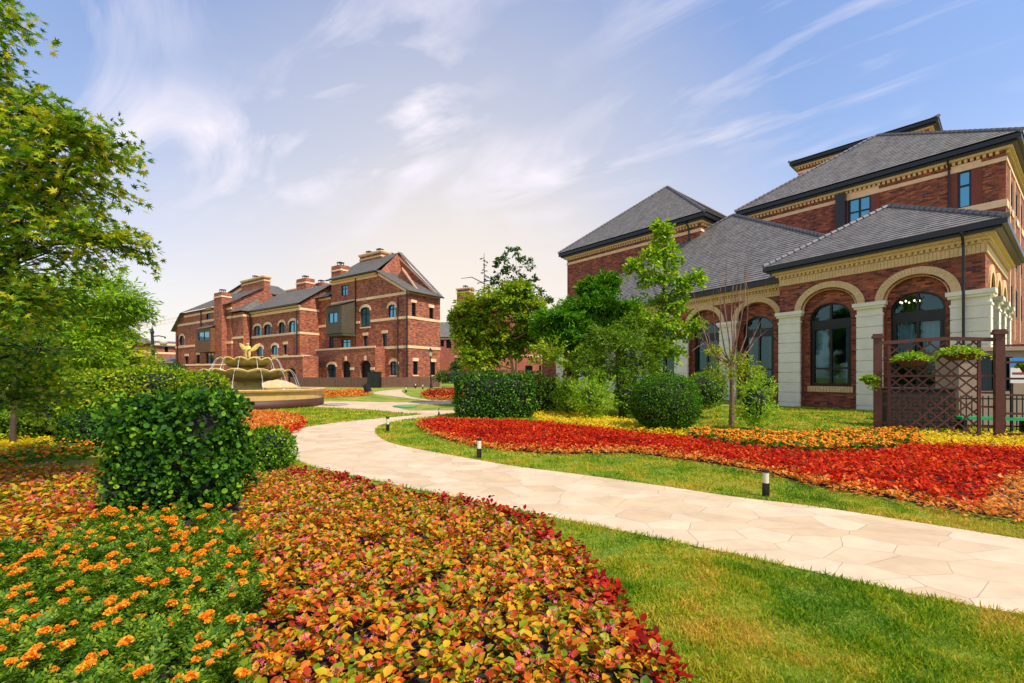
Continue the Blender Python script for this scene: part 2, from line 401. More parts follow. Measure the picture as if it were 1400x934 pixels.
M['green_paint'] = plain('green_paint', '#1f9a5c', .45, var=.1)
M['sign_blue'] = plain('sign_blue', '#2a7ec4', .4, var=.05)
M['sign_white'] = plain('sign_white', '#d9d3cf', .5, var=.08)
M['sign_red'] = plain('sign_red', '#8c2f2a', .5, var=.08)
M['mound'] = plain('pale_rubble', '#c9a878', .9, var=.25, scale=6, bump=.6, bscale=8)
M['crane'] = plain('crane_paint', '#d8b9a4', .6, var=.05)
M['pot'] = plain('terracotta', '#5e3a28', .8, var=.2)
# white water threads
m, t = mat('falling_water')
a = t('ShaderNodeBsdfPrincipled', {'Base Color': (.85, .88, .88, 1), 'Roughness': .15}).outputs[0]
b = t('ShaderNodeBsdfTransparent').outputs[0]
out(t, t('ShaderNodeMixShader', {0: .38, 1: b, 2: a}).outputs[0]); M['fall'] = m
m, t = mat('pool_water'); c = t('ShaderNodeTexCoord').outputs['Object']
n = t('ShaderNodeTexNoise', {'Vector': c, 'Scale': 6.0, 'Detail': 3.0}).outputs[0]
out(t, t('ShaderNodeBsdfPrincipled', {'Base Color': (.12, .16, .13, 1), 'Roughness': .08, 'Normal': t('ShaderNodeBump', {'Height': n, 'Strength': .4, 'Distance': .05}).outputs[0]}).outputs[0]); M['pool'] = m
# lamp globe / lens
m, t = mat('lamp_glass'); out(t, t('ShaderNodeBsdfPrincipled', {'Base Color': (.62, .56, .42, 1), 'Roughness': .25}).outputs[0]); M['lens'] = m
# lawn
m, t = mat('lawn'); c = t('ShaderNodeTexCoord').outputs['Object']
n = t('ShaderNodeTexNoise', {'Vector': c, 'Scale': .8, 'Detail': 5.0, 'Roughness': .6}).outputs[0]
n2 = t('ShaderNodeTexNoise', {'Vector': c, 'Scale': 22.0, 'Detail': 5.0, 'Roughness': .7}).outputs[0]
col = t.ramp(n, [(.34, lin('#5a7a14')), (.5, lin('#84961c')), (.64, lin('#b09a30'))])
col = t.mix(1.0, col, t.ramp(n2, [(.3, g1(.45)), (.7, g1(1.2))]), 'MULTIPLY')
out(t, t('ShaderNodeBsdfPrincipled', {'Base Color': col, 'Roughness': .9, 'Normal': t('ShaderNodeBump', {'Height': n2, 'Strength': .7, 'Distance': .04}).outputs[0]}).outputs[0]); M['lawn'] = m
# grass blades: straw patches by place, hue by blade
m, t = mat('grass_blade'); c = t('ShaderNodeTexCoord').outputs['Object']
r = t('ShaderNodeNewGeometry').outputs['Random Per Island']
n = t('ShaderNodeTexNoise', {'Vector': c, 'Scale': 1.1, 'Detail': 4.0, 'Roughness': .6}).outputs[0]
n2 = t('ShaderNodeTexNoise', {'Vector': c, 'Scale': 5.0, 'Detail': 2.0}).outputs[0]
k = t.math('ADD', t.math('ADD', t.math('MULTIPLY', t.math('SUBTRACT', n, .5), 3.1), t.math('MULTIPLY', t.math('SUBTRACT', n2, .5), .8)), t.math('ADD', t.math('MULTIPLY', r, .65), .14), clamp=True)
col = t.ramp(k, [(0.0, lin('#527f0a')), (.3, lin('#7c9f10')), (.55, lin('#a8b01a')), (.82, lin('#c8b032')), (1.0, lin('#d4ac42'))])
bs = t('ShaderNodeBsdfPrincipled', {'Base Color': col, 'Roughness': .55, 'Specular IOR Level': .25}).outputs[0]
tl = t('ShaderNodeBsdfTranslucent', {0: col}).outputs[0]
out(t, t('ShaderNodeMixShader', {0: .35, 1: bs, 2: tl}).outputs[0]); M['blade'] = m
# crazy paving
m, t = mat('crazy_paving'); c = t('ShaderNodeTexCoord').outputs['Object']
mp = t('ShaderNodeMapping', {0: c}); mp.inputs['Rotation'].default_value = (0, 0, .5); mp.inputs['Scale'].default_value = (2.0, 3.2, 0)
ns = t('ShaderNodeTexNoise', {'Vector': c, 'Scale': .9, 'Detail': 1.0}).outputs['Color']
vv = t.mix(.22, mp.outputs[0], ns, 'ADD')
ve = t('ShaderNodeTexVoronoi', {'Vector': vv, 'Scale': 1.0}, feature='DISTANCE_TO_EDGE', voronoi_dimensions='2D').outputs['Distance']
vc = t('ShaderNodeTexVoronoi', {'Vector': vv, 'Scale': 1.0}, feature='F1', voronoi_dimensions='2D').outputs['Color']
cr = t('ShaderNodeSeparateColor', {0: vc}).outputs[0]
col = t.ramp(cr, [(0, lin('#c6a983')), (.35, lin('#cfb592')), (.7, lin('#d5bd9c')), (1, lin('#c8ab87'))])
n = t('ShaderNodeTexNoise', {'Vector': c, 'Scale': 2.2, 'Detail': 7.0, 'Roughness': .7}).outputs[0]
col = t.mix(1.0, col, t.ramp(n, [(.3, g1(.80)), (.7, g1(1.08))]), 'MULTIPLY')
jn = t.ramp(ve, [(.006, g1(1)), (.013, g1(0))])
n4 = t('ShaderNodeTexNoise', {'Vector': c, 'Scale': 1.7, 'Detail': 2.0}).outputs[0]
jk = t.math('MULTIPLY', jn, t.ramp(n4, [(.35, g1(.2)), (.65, g1(.8))]))
col = t.mix(jk, col, lin('#8a6f58'))
bp = t('ShaderNodeBump', {'Height': t.math('ADD', t.math('MULTIPLY', jn, -1.0), t.math('MULTIPLY', n, .25)), 'Strength': .35, 'Distance': .01}).outputs[0]
out(t, t('ShaderNodeBsdfPrincipled', {'Base Color': col, 'Roughness': .7, 'Normal': bp}).outputs[0]); M['paving'] = m
# foliage
L = {}
L['hedge'] = leafm('hedge_leaf', [(0, '#16360a'), (.45, '#2e5a0e'), (.8, '#4f8214'), (1, '#8aae28')], .6, .3, .3, 2.0, .2)
L['box'] = leafm('box_leaf', [(0, '#2a540e'), (.5, '#4e8014'), (1, '#9cb82a')], .65, .35, .2, 1.5, .12)
L['maple'] = leafm('maple_leaf', [(0, '#2c540a'), (.35, '#527c10'), (.7, '#8aa418'), (1, '#c4b828')], .5, .42, .4, .9)
L['maple_yellow'] = leafm('yellowing_leaf', [(0, '#4a7814'), (.4, '#78a018'), (.78, '#a2b422'), (1, '#c4b028')], .5, .4, .35, .5)
L['pine'] = leafm('pine_needles', [(0, '#2a5a0c'), (.5, '#4a8612'), (1, '#86b420')], .5, .3, .3, .8)
L['light'] = leafm('light_leaf', [(0, '#4c8212'), (.5, '#84ac1c'), (1, '#bed03a')], .45, .45, .3, .8)
L['mid'] = leafm('mid_leaf', [(0, '#3a640e'), (.5, '#648c18'), (1, '#9cb02a')], .5, .35, .3, .8)
L['dark'] = leafm('dark_leaf', [(0, '#1f3f12'), (.5, '#3a5f1c'), (1, '#5c7a2c')], .5, .3, .25, .8)
L['bright'] = leafm('bright_hedge_leaf', [(0, '#3f6a0e'), (.45, '#749416'), (.8, '#a4b022'), (1, '#c8c434')], .6, .4, .3, 1.2, .12)
L['ball'] = leafm('ball_leaf', [(0, '#1f4a0c'), (.5, '#3c7012'), (1, '#7a9c22')], .65, .3, .2, 1.5, .1)
L['grey'] = leafm('grey_needles', [(0, '#3e4a48'), (1, '#66706a')], .6, .2, .2, .8)
L['yellowgreen'] = leafm('yellowgreen_leaf', [(0, '#5f8416'), (.5, '#93a61e'), (1, '#c4bb2e')], .5, .4, .3, .8)
L['begonia'] = leafm('begonia_leaf', [(0, '#4f7410'), (.2, '#8c9a18'), (.42, '#d0ae1e'), (.62, '#e09a20'), (.82, '#d6641c'), (1, '#a83418')], .45, .35, .2, .9, .25, (1.2, 1.0, .6, 1))
L['begonia_pale'] = leafm('pale_begonia_leaf', [(0, '#6a7a1a'), (.3, '#c2a222'), (.6, '#dd8a2c'), (1, '#c8502c')], .4, .35, .2, .9, .4, (1.2, 1.0, .6, 1))
L['pink'] = leafm('pink_petal', [(0, '#c8204a'), (.5, '#dd4460'), (1, '#efa0a4')], .5, .35, 0, 1, .3, (1, .8, .8, 1))
L['redleaf'] = leafm('red_leaf', [(0, '#7a120c'), (.3, '#b81e0e'), (.65, '#d43410'), (1, '#e4661e')], .6, .35, .35, .7, .1, (1.2, .8, .6, 1))
L['darkred'] = leafm('dark_red_leaf', [(0, '#5a100c'), (.5, '#981a10'), (1, '#c83a1c')], .65, .3, .25, .9, .08, (1.2, .7, .4, 1))
L['peach'] = leafm('peach_leaf', [(0, '#b07a1e'), (.3, '#e0962a'), (.65, '#eaa03c'), (1, '#dc6428')], .45, .35, .2, .9, .4, (1.2, 1.0, .7, 1))
L['yellow'] = leafm('yellow_leaf', [(0, '#c8a812'), (.4, '#e6c81c'), (1, '#f0da3a')], .45, .4, .25, .9)
L['marigold_leaf'] = leafm('marigold_leaf', [(0, '#2c560c'), (.5, '#547f16'), (1, '#98a82a')], .45, .4, .3, 1.5)
L['orange'] = leafm('orange_petal', [(0, '#e6740c'), (.5, '#f09418'), (1, '#f6b432')], .6, .25, 0, 1, .2, (1.2, 1.0, .6, 1))
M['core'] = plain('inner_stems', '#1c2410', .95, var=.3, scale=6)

# ------------------------------------------------------------------ ground, paths, beds
def sheet(name, polys, z, m, kind='structure', tol=None):
    bm = bmesh.new()
    for poly in polys:
        vs = [Vector((x, y, 0)) for x, y in poly]
        bv = [bm.verts.new(v) for v in vs]
        for tri in tessellate_polygon([vs]):
            try: bm.faces.new([bv[i] for i in tri])
            except ValueError: pass
    for yy in (24, 44):
        bmesh.ops.bisect_plane(bm, geom=bm.verts[:] + bm.edges[:] + bm.faces[:], plane_co=(0, yy, 0), plane_no=(0, 1, 0), dist=1e-5)
    for v in bm.verts: v.co.z = gz(v.co.y) + z
    bmesh.ops.recalc_face_normals(bm, faces=bm.faces)
    for f in bm.faces:
        if f.normal.z < 0: f.normal_flip()
    me = bpy.data.meshes.new(name); bm.to_mesh(me); bm.free(); me.materials.append(m)
    o = link(name, me); o['kind'] = kind
    return o
def gpoly(pts, z=0.0, k=5, sm=True):
    q = [G(x, y, z) for x, y in pts]
    return smooth(q, k) if sm else q
g = sheet('ground', [[(-900, -30), (900, -30), (900, 1500), (-900, 1500)]], 0.0, M['lawn'])
path_up = [(2300, 884), (1640, 776), (1400, 738), (1300, 722), (1200, 706), (1100, 691), (1000, 679), (900, 664), (800, 650), (700, 637), (620, 623), (560, 612), (530, 604), (516, 595), (514, 588), (521, 581), (540, 576.5), (570, 572), (600, 568), (622, 565), (650, 562)]
path_lo = [(600, 563.5), (572, 567.5), (555, 569), (520, 572), (470, 577), (420, 584), (396, 592), (386, 600), (388, 610), (400, 625), (415, 634), (450, 645), (500, 655), (560, 668), (640, 685), (700, 697), (800, 717), (900, 737), (1000, 758), (1100, 780), (1200, 803), (1300, 824), (1400, 842), (1640, 892), (2300, 1032)]
pa = smooth([G(*p) for p in path_up], 5, False) + smooth([G(*p) for p in path_lo], 5, False)
PATH1 = pa
PATH2 = gpoly([(428, 549.3), (480, 549), (540, 550.2), (600, 549.2), (640, 548), (700, 551), (700, 562), (640, 564.5), (600, 566.5), (580, 566.5), (550, 565), (500, 560), (440, 557), (428, 556.5)], sm=False)
PATH3 = smooth([G(*p) for p in [(622, 549.5), (595, 549), (570, 546), (553, 543.8), (530, 541), (512, 538.6), (513, 536.2), (528, 534), (553, 532.2), (549, 534), (552, 538), (560, 542), (575, 545.5), (600, 547.2), (622, 548)]], 3)
sheet('path', [PATH1, PATH3], 0.006, M['paving']); sheet('plaza_path', [PATH2], 0.010, M['paving'])
ISL = gpoly([(536, 556), (550, 553.8), (622, 552.5), (700, 553), (700, 559), (622, 561), (560, 561.5)], sm=False)
sheet('lawn_island', [ISL], 0.016, M['lawn'])
def near(poly): return (min(p[0] for p in poly), max(p[0] for p in poly), min(p[1] for p in poly), max(p[1] for p in poly))
def sample(poly, spacing, jit=.45):
    x0, x1, y0, y1 = near(poly)
    gx, gy = np.meshgrid(np.arange(x0, x1, spacing), np.arange(y0, y1, spacing)); gx = gx.ravel() + rng.uniform(-jit, jit, gx.size)*spacing; gy = gy.ravel() + rng.uniform(-jit, jit, gy.size)*spacing
    k = inside(poly, gx, gy); return gx[k], gy[k]
def gzv(Y): return np.clip((Y-24)/40, 0, .5)
BEDS = []
def bed(name, label, cat, poly, hp, spacing, nleaf, size, tm, leaf, spread=.55, up=.6, fl=None, soil=True, keep=None):
    """one flower bed: rosette plants on a jittered grid; fl = (material, template, size, count, height add)"""
    BEDS.append(poly)
    X, Y = sample(poly, spacing)
    n = len(X); Z = gzv(Y)
    kk = rng.uniform(0, 1, n) > .05; X, Y, Z = X[kk], Y[kk], Z[kk]; n = len(X); ph = hp * rng.uniform(.62, 1.25, n)
    A = Leaves()
    ii = np.repeat(np.arange(n), nleaf); N = len(ii)
    az = rng.uniform(0, 2*np.pi, N); rad = spacing*spread*np.sqrt(rng.uniform(.02, 1, N)); hh = ph[ii]*(1 - .55*(rad/(spacing*spread))**2*rng.uniform(.5, 1, N)) * rng.uniform(.7, 1.05, N)
    pos = np.stack([X[ii] + np.cos(az)*rad, Y[ii] + np.sin(az)*rad, Z[ii] + hh - size*.35], 1)
    d = np.stack([np.cos(az), np.sin(az), rng.uniform(-.25, .55, N) + up*.4], 1) + rng.normal(size=(N, 3))*.25
    nr = np.stack([-np.cos(az)*.35, -np.sin(az)*.35, np.full(N, 1.0)], 1) + rng.normal(size=(N, 3))*.35
    A.add(pos, d, nr, size*(.42 + .95*rng.beta(2, 2, N)), tm, 0)
    mats = [leaf]
    if fl:
        fm, ft, fs, fc, fh = fl; mats.append(fm)
        cnt = rng.poisson(fc, n); jj = np.repeat(np.arange(n), cnt); K = len(jj)
        az = rng.uniform(0, 2*np.pi, K); rad = spacing*.5*np.sqrt(rng.uniform(0, 1, K))
        p2 = np.stack([X[jj] + np.cos(az)*rad, Y[jj] + np.sin(az)*rad, Z[jj] + ph[jj]*rng.uniform(.85, 1.05, K) + fh], 1)
        A.add(p2, rdir(K, 0, 1)*[1, 1, .3], rdir(K, 1.2), fs*rng.uniform(.7, 1.25, K), ft, 1)
    o = A.build(name, mats); tag(o, label, cat, kind='stuff')
    return o
def soil(name, polys, z=0.012):
    o = sheet(name, polys, z, M['soil'])
# ------------------------------------------------------------------ flower beds
MARI = gpoly([(-150, 745), (0, 742), (70, 735), (130, 712), (200, 700), (280, 702), (335, 722), (352, 770), (346, 840), (332, 900), (318, 1010), (-150, 1010)], .22)
BEG = gpoly([(322, 724), (335, 692), (330, 662), (350, 644), (385, 640), (430, 643), (470, 652), (530, 665), (600, 677), (660, 689), (712, 703), (745, 722), (790, 760), (838, 805), (868, 845), (892, 880), (912, 935), (920, 1010), (322, 1010), (336, 900), (350, 840), (356, 775)], .2)
BEGL = gpoly([(-150, 636), (0, 634), (60, 632), (125, 634), (132, 665), (132, 718), (70, 733), (0, 740), (-150, 742)], .2)
REDEDGE = smooth([G(*p, .18) for p in [(395, 642), (440, 642), (520, 660), (600, 675), (680, 689), (722, 702), (760, 722), (808, 762), (852, 803), (884, 846), (908, 885), (930, 935), (938, 1010), (910, 1010), (894, 940), (876, 891), (848, 848), (816, 804), (772, 761), (733, 723), (699, 706), (660, 694), (600, 681), (520, 668), (440, 652), (400, 647)]], 3)
soil('flower_bed_soil', [gpoly([(-150, 640), (0, 637), (125, 637), (330, 660), (395, 648), (440, 650), (520, 668), (600, 684), (680, 698), (730, 714), (780, 756), (830, 806), (868, 850), (895, 900), (915, 960), (930, 1030), (-150, 1030)], .05)])
# near plants of the begonia bed are larger leaved than the planting density, far ones merge into a carpet
bed('begonia_bed', 'broad carpet of yellow and orange begonias with pink flowers between hedge block and lawn', 'flower bed', BEG, .22, .135, 38, .052, BEGL_, L['begonia'], .64, .6, (L['pink'], BLOSSOM, .026, 4, .006))
bed('begonia_bed', 'orange and pink begonia patch lying beyond the orange marigolds, beside the dark hedge block', 'flower bed', BEGL, .22, .15, 26, .058, BEGL_, L['begonia'], .62, .5, (L['pink'], BLOSSOM, .036, 2.2, .0))
bed('red_edging', 'narrow dark red foliage strip edging the begonia carpet along the path and lawn', 'flower bed', REDEDGE, .23, .10, 24, .055, OVAL, L['darkred'], .65, .5)
# marigolds: feathery plants with orange heads
WIDE = T_([(0,0,0),(-.45,.6,.08),(.45,.6,.08),(0,1,-.02)], [(0,2,1),(1,2,3)])
def marigolds(name, label, poly, spacing, nleaf, hp, headn, hs, lsize, tm, petals=0):
    BEDS.append(poly); X, Y = sample(poly, spacing); n = len(X); ph = hp*rng.uniform(.7, 1.15, n); Z = gzv(Y)
    A = Leaves(); ii = np.repeat(np.arange(n), nleaf); N = len(ii)
    az = rng.uniform(0, 2*np.pi, N); q = rng.uniform(0, 1, N); rad = spacing*.55*np.sqrt(q)
    pos = np.stack([X[ii] + np.cos(az)*rad*.5, Y[ii] + np.sin(az)*rad*.5, Z[ii] + ph[ii]*rng.uniform(.3, .9, N)], 1)
    d = np.stack([np.cos(az), np.sin(az), rng.uniform(.1, 1.3, N)], 1)
    nr = np.stack([-np.cos(az)*.6, -np.sin(az)*.6, np.ones(N)], 1) + rng.normal(size=(N, 3))*.55
    A.add(pos, d, nr, lsize*rng.uniform(.7, 1.2, N), tm, 0)
    cnt = rng.poisson(headn, n); jj = np.repeat(np.arange(n), cnt); K = len(jj)
    p2 = np.stack([X[jj] + rng.normal(size=K)*spacing*.28, Y[jj] + rng.normal(size=K)*spacing*.28, Z[jj] + ph[jj]*rng.uniform(.95, 1.2, K)], 1)
    if petals:
        hsz = hs*rng.uniform(.5, 1.15, K); q = np.repeat(np.arange(K), petals); Q = len(q); o = rdir(Q, .7); o[:, 2] = np.abs(o[:, 2]) - .15
        A.add(p2[q] + o*hsz[q][:, None]*.36*[1, 1, .75], o + rng.normal(size=(Q, 3))*.25, rdir(Q, .8), hsz[q]*.40*rng.uniform(.7, 1.2, Q), WIDE, 1)
        A.add(p2, rdir(K)*[1, 1, .1], rdir(K, 3), hsz*.75, POM, 1)
    else: A.add(p2, rdir(K)*[1, 1, .1], rdir(K, 3), hs*rng.uniform(.55, 1.15, K), POM, 1)
    tag(A.build(name, [L['marigold_leaf'], L['orange']]), label, 'flower bed', kind='stuff')
marigolds('marigold_bed', 'orange marigolds with feathery green leaves in front of the dark hedge block', MARI, .15, 52, .27, 1.6, .041, .075, FERN, 46)
# orange and yellow strips by the low shrub on the far side of the pink begonias
marigolds('marigold_bed', 'thin strip of orange marigolds over green leaves in front of the small dark shrub', gpoly([(-150, 618), (0, 620), (45, 612), (118, 610), (130, 622), (100, 630), (0, 634), (-150, 634)], .12), .2, 12, .22, 4, .05, .11, KITE)
bed('yellow_bed', 'yellow foliage bed lying beyond the orange marigold strip at the maple foot', 'flower bed', gpoly([(-150, 598), (0, 594), (40, 590), (75, 586), (70, 606), (45, 611), (0, 618), (-150, 617)], .12), .2, .16, 20, .06, OVAL, L['yellow'])
# beds round the fountain lawn
BF = gpoly([(290, 566), (320, 562), (372, 563), (405, 568), (415, 575), (408, 583), (380, 590), (345, 594), (290, 592)], .1)
bed('begonia_bed', 'small orange and red flower bed on the lawn in front of the stone fountain', 'flower bed', BF, .2, .17, 16, .085, KITE, L['peach'], .6, .5, (L['redleaf'], KITE, .07, 1.5, -.02))
bed('red_edging', 'curved red rim of the small flower bed in front of the fountain', 'flower bed', gpoly([(398, 566), (412, 571), (418, 577), (408, 586), (385, 593), (345, 598), (345, 593), (380, 588), (404, 581), (410, 576)], .1, 3), .2, .14, 18, .08, KITE, L['redleaf'])
bed('begonia_bed', 'pinkish flower bed on the far lawn between fountain and wooden fence', 'flower bed', gpoly([(440, 536.5), (500, 534), (506, 537), (500, 540), (470, 542), (440, 543)], .1, 2), .25, .3, 12, .16, KITE, L['peach'], .6, .5, (L['redleaf'], KITE, .12, 2, 0))
bed('begonia_bed', 'dull red low bed on the far lawn beside the clipped rectangular hedge', 'flower bed', gpoly([(576, 541), (590, 536), (622, 535), (660, 536), (660, 548), (618, 547), (590, 545)], .1, 2), .3, .3, 12, .16, KITE, L['peach'], .6, .5, (L['darkred'], KITE, .16, 6, 0))
# long red bed beyond the path
RED = gpoly([(574, 577), (600, 571.5), (650, 573), (735, 576), (800, 583), (900, 593), (950, 599), (1000, 607), (1060, 614), (1150, 617), (1220, 612), (1260, 606), (1330, 608), (1400, 610), (1560, 612), (1560, 655), (1400, 645), (1368, 655), (1340, 688), (1300, 682), (1200, 665), (1100, 649), (1040, 634), (940, 619), (860, 611), (760, 612), (700, 608), (640, 600), (592, 588)], .13)
PEACH = smooth([G(*p, .1) for p in [(570, 578), (590, 591), (640, 605), (700, 613), (760, 617), (860, 616), (940, 625), (1040, 641), (1100, 657), (1200, 674), (1300, 692), (1345, 699), (1400, 704), (1560, 722), (1560, 650), (1400, 642), (1366, 652), (1338, 684), (1300, 680), (1200, 662), (1100, 646), (1040, 631), (940, 617), (860, 609), (760, 610), (700, 605), (640, 597), (594, 586), (578, 577)]], 2)
soil('flower_bed_soil', [gpoly([(568, 577), (600, 570), (735, 574), (900, 588), (1000, 592), (1100, 596), (1250, 592), (1560, 592), (1560, 724), (1400, 707), (1300, 693), (1200, 675), (1100, 658), (1040, 642), (940, 627), (860, 618), (760, 618), (700, 614), (640, 606), (588, 591)], .03)])
bed('red_bed', 'long bed of bright red foliage plants curving between path lawn and brick clubhouse', 'flower bed', RED, .2, .15, 24, .072, KITE, L['redleaf'], .62, .7)
bed('peach_edging', 'peach and orange foliage border running along the path side of the red bed', 'flower bed', PEACH, .15, .13, 20, .06, KITE, L['peach'], .62, .5)
ORG = gpoly([(940, 590), (1000, 590), (1100, 593), (1190, 589), (1245, 589), (1256, 602), (1225, 609), (1150, 614), (1060, 611), (1000, 604), (950, 596)], .15)
marigolds('orange_bed', 'orange marigold bed between the red foliage bed and the clubhouse lawn', ORG, .2, 12, .22, 9, .055, .12, KITE)
bed('yellow_bed', 'yellow foliage strip between the rectangular hedge and the big round bush', 'flower bed', gpoly([(733, 559), (770, 562), (830, 570), (908, 583), (940, 592), (900, 591), (800, 581), (735, 572)], .15), .22, .17, 18, .075, KITE, L['yellow'])
bed('yellow_bed', 'yellow foliage strip in front of the brown lattice screen', 'flower bed', gpoly([(1248, 590), (1330, 590), (1400, 592), (1560, 595), (1560, 612), (1400, 611), (1300, 608), (1258, 604)], .15), .22, .17, 18, .075, KITE, L['yellow'])

# ------------------------------------------------------------------ grass blades on the lawns
def grass():
    A = Leaves()
    for y0, y1, dens, hgt, wd in ((1.9, 2.8, 15000, .048, .055), (2.8, 4, 11000, .050, .06), (4, 6, 5200, .052, .075), (6, 9, 2600, .055, .10), (9, 14, 1000, .065, .15), (14, 24, 300, .08, .25)):
        xw = 1.18*y1 + .4; N = int((y1-y0)*2*xw*dens)
        X = rng.uniform(-xw, xw, N); Y = rng.uniform(y0, y1, N); k = np.abs(X) < 1.16*Y + .5
        for b in BEDS + [PATH1, PATH2, PATH3]: k &= ~inside(b, X, Y)
        k &= ~((X < -.2*Y) & (Y < 7))
        X, Y = X[k], Y[k]; n = len(X)
        cl = .9 + .3*np.sin(X*7.3 + np.sin(Y*5.1)*2)*np.sin(Y*8.7 + np.sin(X*3.3))
        d = rdir(n, 1.15); d[:, 2] = np.abs(d[:, 2])
        tv = BLADE[0].copy(); tv[:, 0] *= wd / .09
        A.add(np.stack([X, Y, gzv(Y)], 1), d, rdir(n), hgt*rng.uniform(.5, 1.25, n)*cl, (tv, BLADE[1]), 0)
    # taller fringe along the path edges and beds
    for poly in (PATH1, REDEDGE):
        pts = np.array(poly); nx = np.roll(pts, -1, 0); seg = np.linalg.norm(nx-pts, axis=1)
        for p, q, l in zip(pts, nx, seg):
            if min(p[1], q[1]) > 14: continue
            n = int(l*260); t = rng.uniform(0, 1, n)[:, None]; xy = p + (q-p)*t + rng.normal(size=(n, 2))*.028
            keep = ~inside(PATH1, xy[:, 0], xy[:, 1]) | (rng.uniform(0, 1, n) < .08)
            keep &= ~inside(BEG, xy[:, 0], xy[:, 1]); xy = xy[keep]; n = len(xy)
            if n == 0: continue
            d = rdir(n, 1.3); d[:, 2] = np.abs(d[:, 2]); tv = BLADE[0].copy(); tv[:, 0] *= .9
            A.add(np.column_stack([xy, np.zeros(n)]), d, rdir(n), .062*rng.uniform(.4, 1.3, n), (tv, BLADE[1]), 0)
    tag(A.build('grass', [M['blade']]), 'short mown lawn grass with straw yellow patches beside the paved path', 'grass', kind='stuff')
grass()

# ------------------------------------------------------------------ shrubs and trees
def base_of(x, y, z=0.0): X, Y = G(x, y, z); return Vector((X, Y, gz(Y)))
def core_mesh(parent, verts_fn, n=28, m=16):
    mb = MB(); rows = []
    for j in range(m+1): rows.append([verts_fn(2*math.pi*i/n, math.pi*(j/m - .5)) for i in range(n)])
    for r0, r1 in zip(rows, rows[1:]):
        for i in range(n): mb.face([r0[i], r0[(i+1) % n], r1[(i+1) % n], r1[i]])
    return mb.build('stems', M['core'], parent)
def superpt(c, r, th, ph, e):
    f = lambda v: math.copysign(abs(v)**e, v)
    return Vector((c[0] + r[0]*f(math.cos(ph))*f(math.cos(th)), c[1] + r[1]*f(math.cos(ph))*f(math.sin(th)), c[2] + r[2]*f(math.sin(ph))))
def shrub(name, label, cat, c, r, leaf, size, n, tm=OVAL, e=1.0, rough=.05, group=None, rot=0.0, fill=.12, core=.84, upd=.25, sprig=9, bump=.05, cl=.09):
    """clipped or loose bush: leaves over a rounded or boxy body (exponent e: 1 ball, .3 block)"""
    c = Vector(c); root = thing(name, label, cat, (c.x, c.y, c.z - r[2]), group)
    cr, sr = math.cos(rot), math.sin(rot)
    def xf(a): return np.stack([a[:, 0]*cr - a[:, 1]*sr, a[:, 0]*sr + a[:, 1]*cr, a[:, 2]], 1)
    m_ = max(8, n//sprig); q0 = unit(rng.normal(size=(m_, 3))); pr = np.repeat(rng.normal(size=m_)*bump, sprig)[:n]; n = len(pr)
    q = unit(np.repeat(q0, sprig, 0)[:n] + rng.normal(size=(n, 3))*cl)
    p = 2.0/e
    k = (np.abs(q)**p).sum(1)**(-1/p); s = q*k[:, None]
    nrm = np.sign(s)*np.abs(s)**(p-1)/np.array(r); nrm = unit(nrm)
    lump = 1 + rough*(np.sin(q[:, 0]*5 + 1.3)*np.sin(q[:, 1]*6 + .4) + np.sin(q[:, 2]*7 + q[:, 0]*4))
    dep = 1 - fill*rng.uniform(0, 1, n)**1.6 + pr
    pos = s*np.array(r)*(lump*dep)[:, None]
    d = nrm*.5 + rng.normal(size=(n, 3))*.6 + np.array([0, 0, upd]); nn = nrm + rng.normal(size=(n, 3))*.45 + np.array([0, 0, .35])
    pos, d, nn = xf(pos) + np.array(c), xf(d), xf(nn)
    A = Leaves(); A.add(pos, d, nn, size*rng.uniform(.6, 1.2, n), tm, 0)
    A.build('foliage', [leaf], root)
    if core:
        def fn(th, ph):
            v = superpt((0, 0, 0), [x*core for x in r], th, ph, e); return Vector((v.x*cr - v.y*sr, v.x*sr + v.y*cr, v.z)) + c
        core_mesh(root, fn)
    return root
# the dark hedge block in the near beds
hb = base_of(232, 716)
shrub('hedge_block', 'large dark glossy clipped hedge block standing in the orange marigold bed', 'hedge', (hb.x - .20, hb.y + .48, .68), (.60, .46, .67), L['hedge'], .056, 12500, ROUND, .27, .05, rot=.12, fill=.26, core=.74, bump=.06, sprig=12, cl=.075)
sb = base_of(366, 648)
shrub('round_shrub', 'small bright green rounded shrub between dark hedge block and path edge', 'shrub', (sb.x - .20, sb.y + .35, .33), (.42, .42, .38), L['box'], .05, 4200, OVAL, .8, .06, core=.75)
sb = base_of(98, 618)
shrub('round_shrub', 'small dark clipped shrub beside the yellow bed, beyond the pink begonias', 'shrub', (sb.x, sb.y + .5, .42), (.52, .5, .46), L['hedge'], .06, 4200, OVAL, .7, .06)
# wavy hedge in front of the fountain, its balls and the shaded hedge under the maple
def px_shrub(name, label, cat, x0, y0, x1, y1, Y, leaf, size, n, tm=KITE, e=1.0, dr=None, **kw):
    a, b = P(x0, y1, Y), P(x1, y0, Y); rx = (b.x-a.x)/2; rz = (b.z-a.z)/2
    return shrub(name, label, cat, ((a.x+b.x)/2, Y + (dr or rx)*.6, (a.z+b.z)/2), (rx, dr or rx, rz), leaf, size, n, tm, e, **kw)
px_shrub('wavy_hedge', 'long wavy yellow green clipped hedge behind the dark hedge block', 'hedge', 84, 505, 236, 580, 10.5, L['bright'], .07, 15000, OVAL, .45, .8, rough=.05, bump=.03)
px_shrub('round_bush', 'round clipped bush between wavy hedge and fountain', 'bush', 226, 509, 297, 578, 11.5, L['bright'], .065, 6500, OVAL, .8, .6, rough=.03, bump=.02)
px_shrub('shaded_hedge', 'dark loose hedge in the shade under the maple branches', 'hedge', -60, 540, 100, 600, 11, L['mid'], .09, 9000, OVAL, .6, .8, rough=.08)
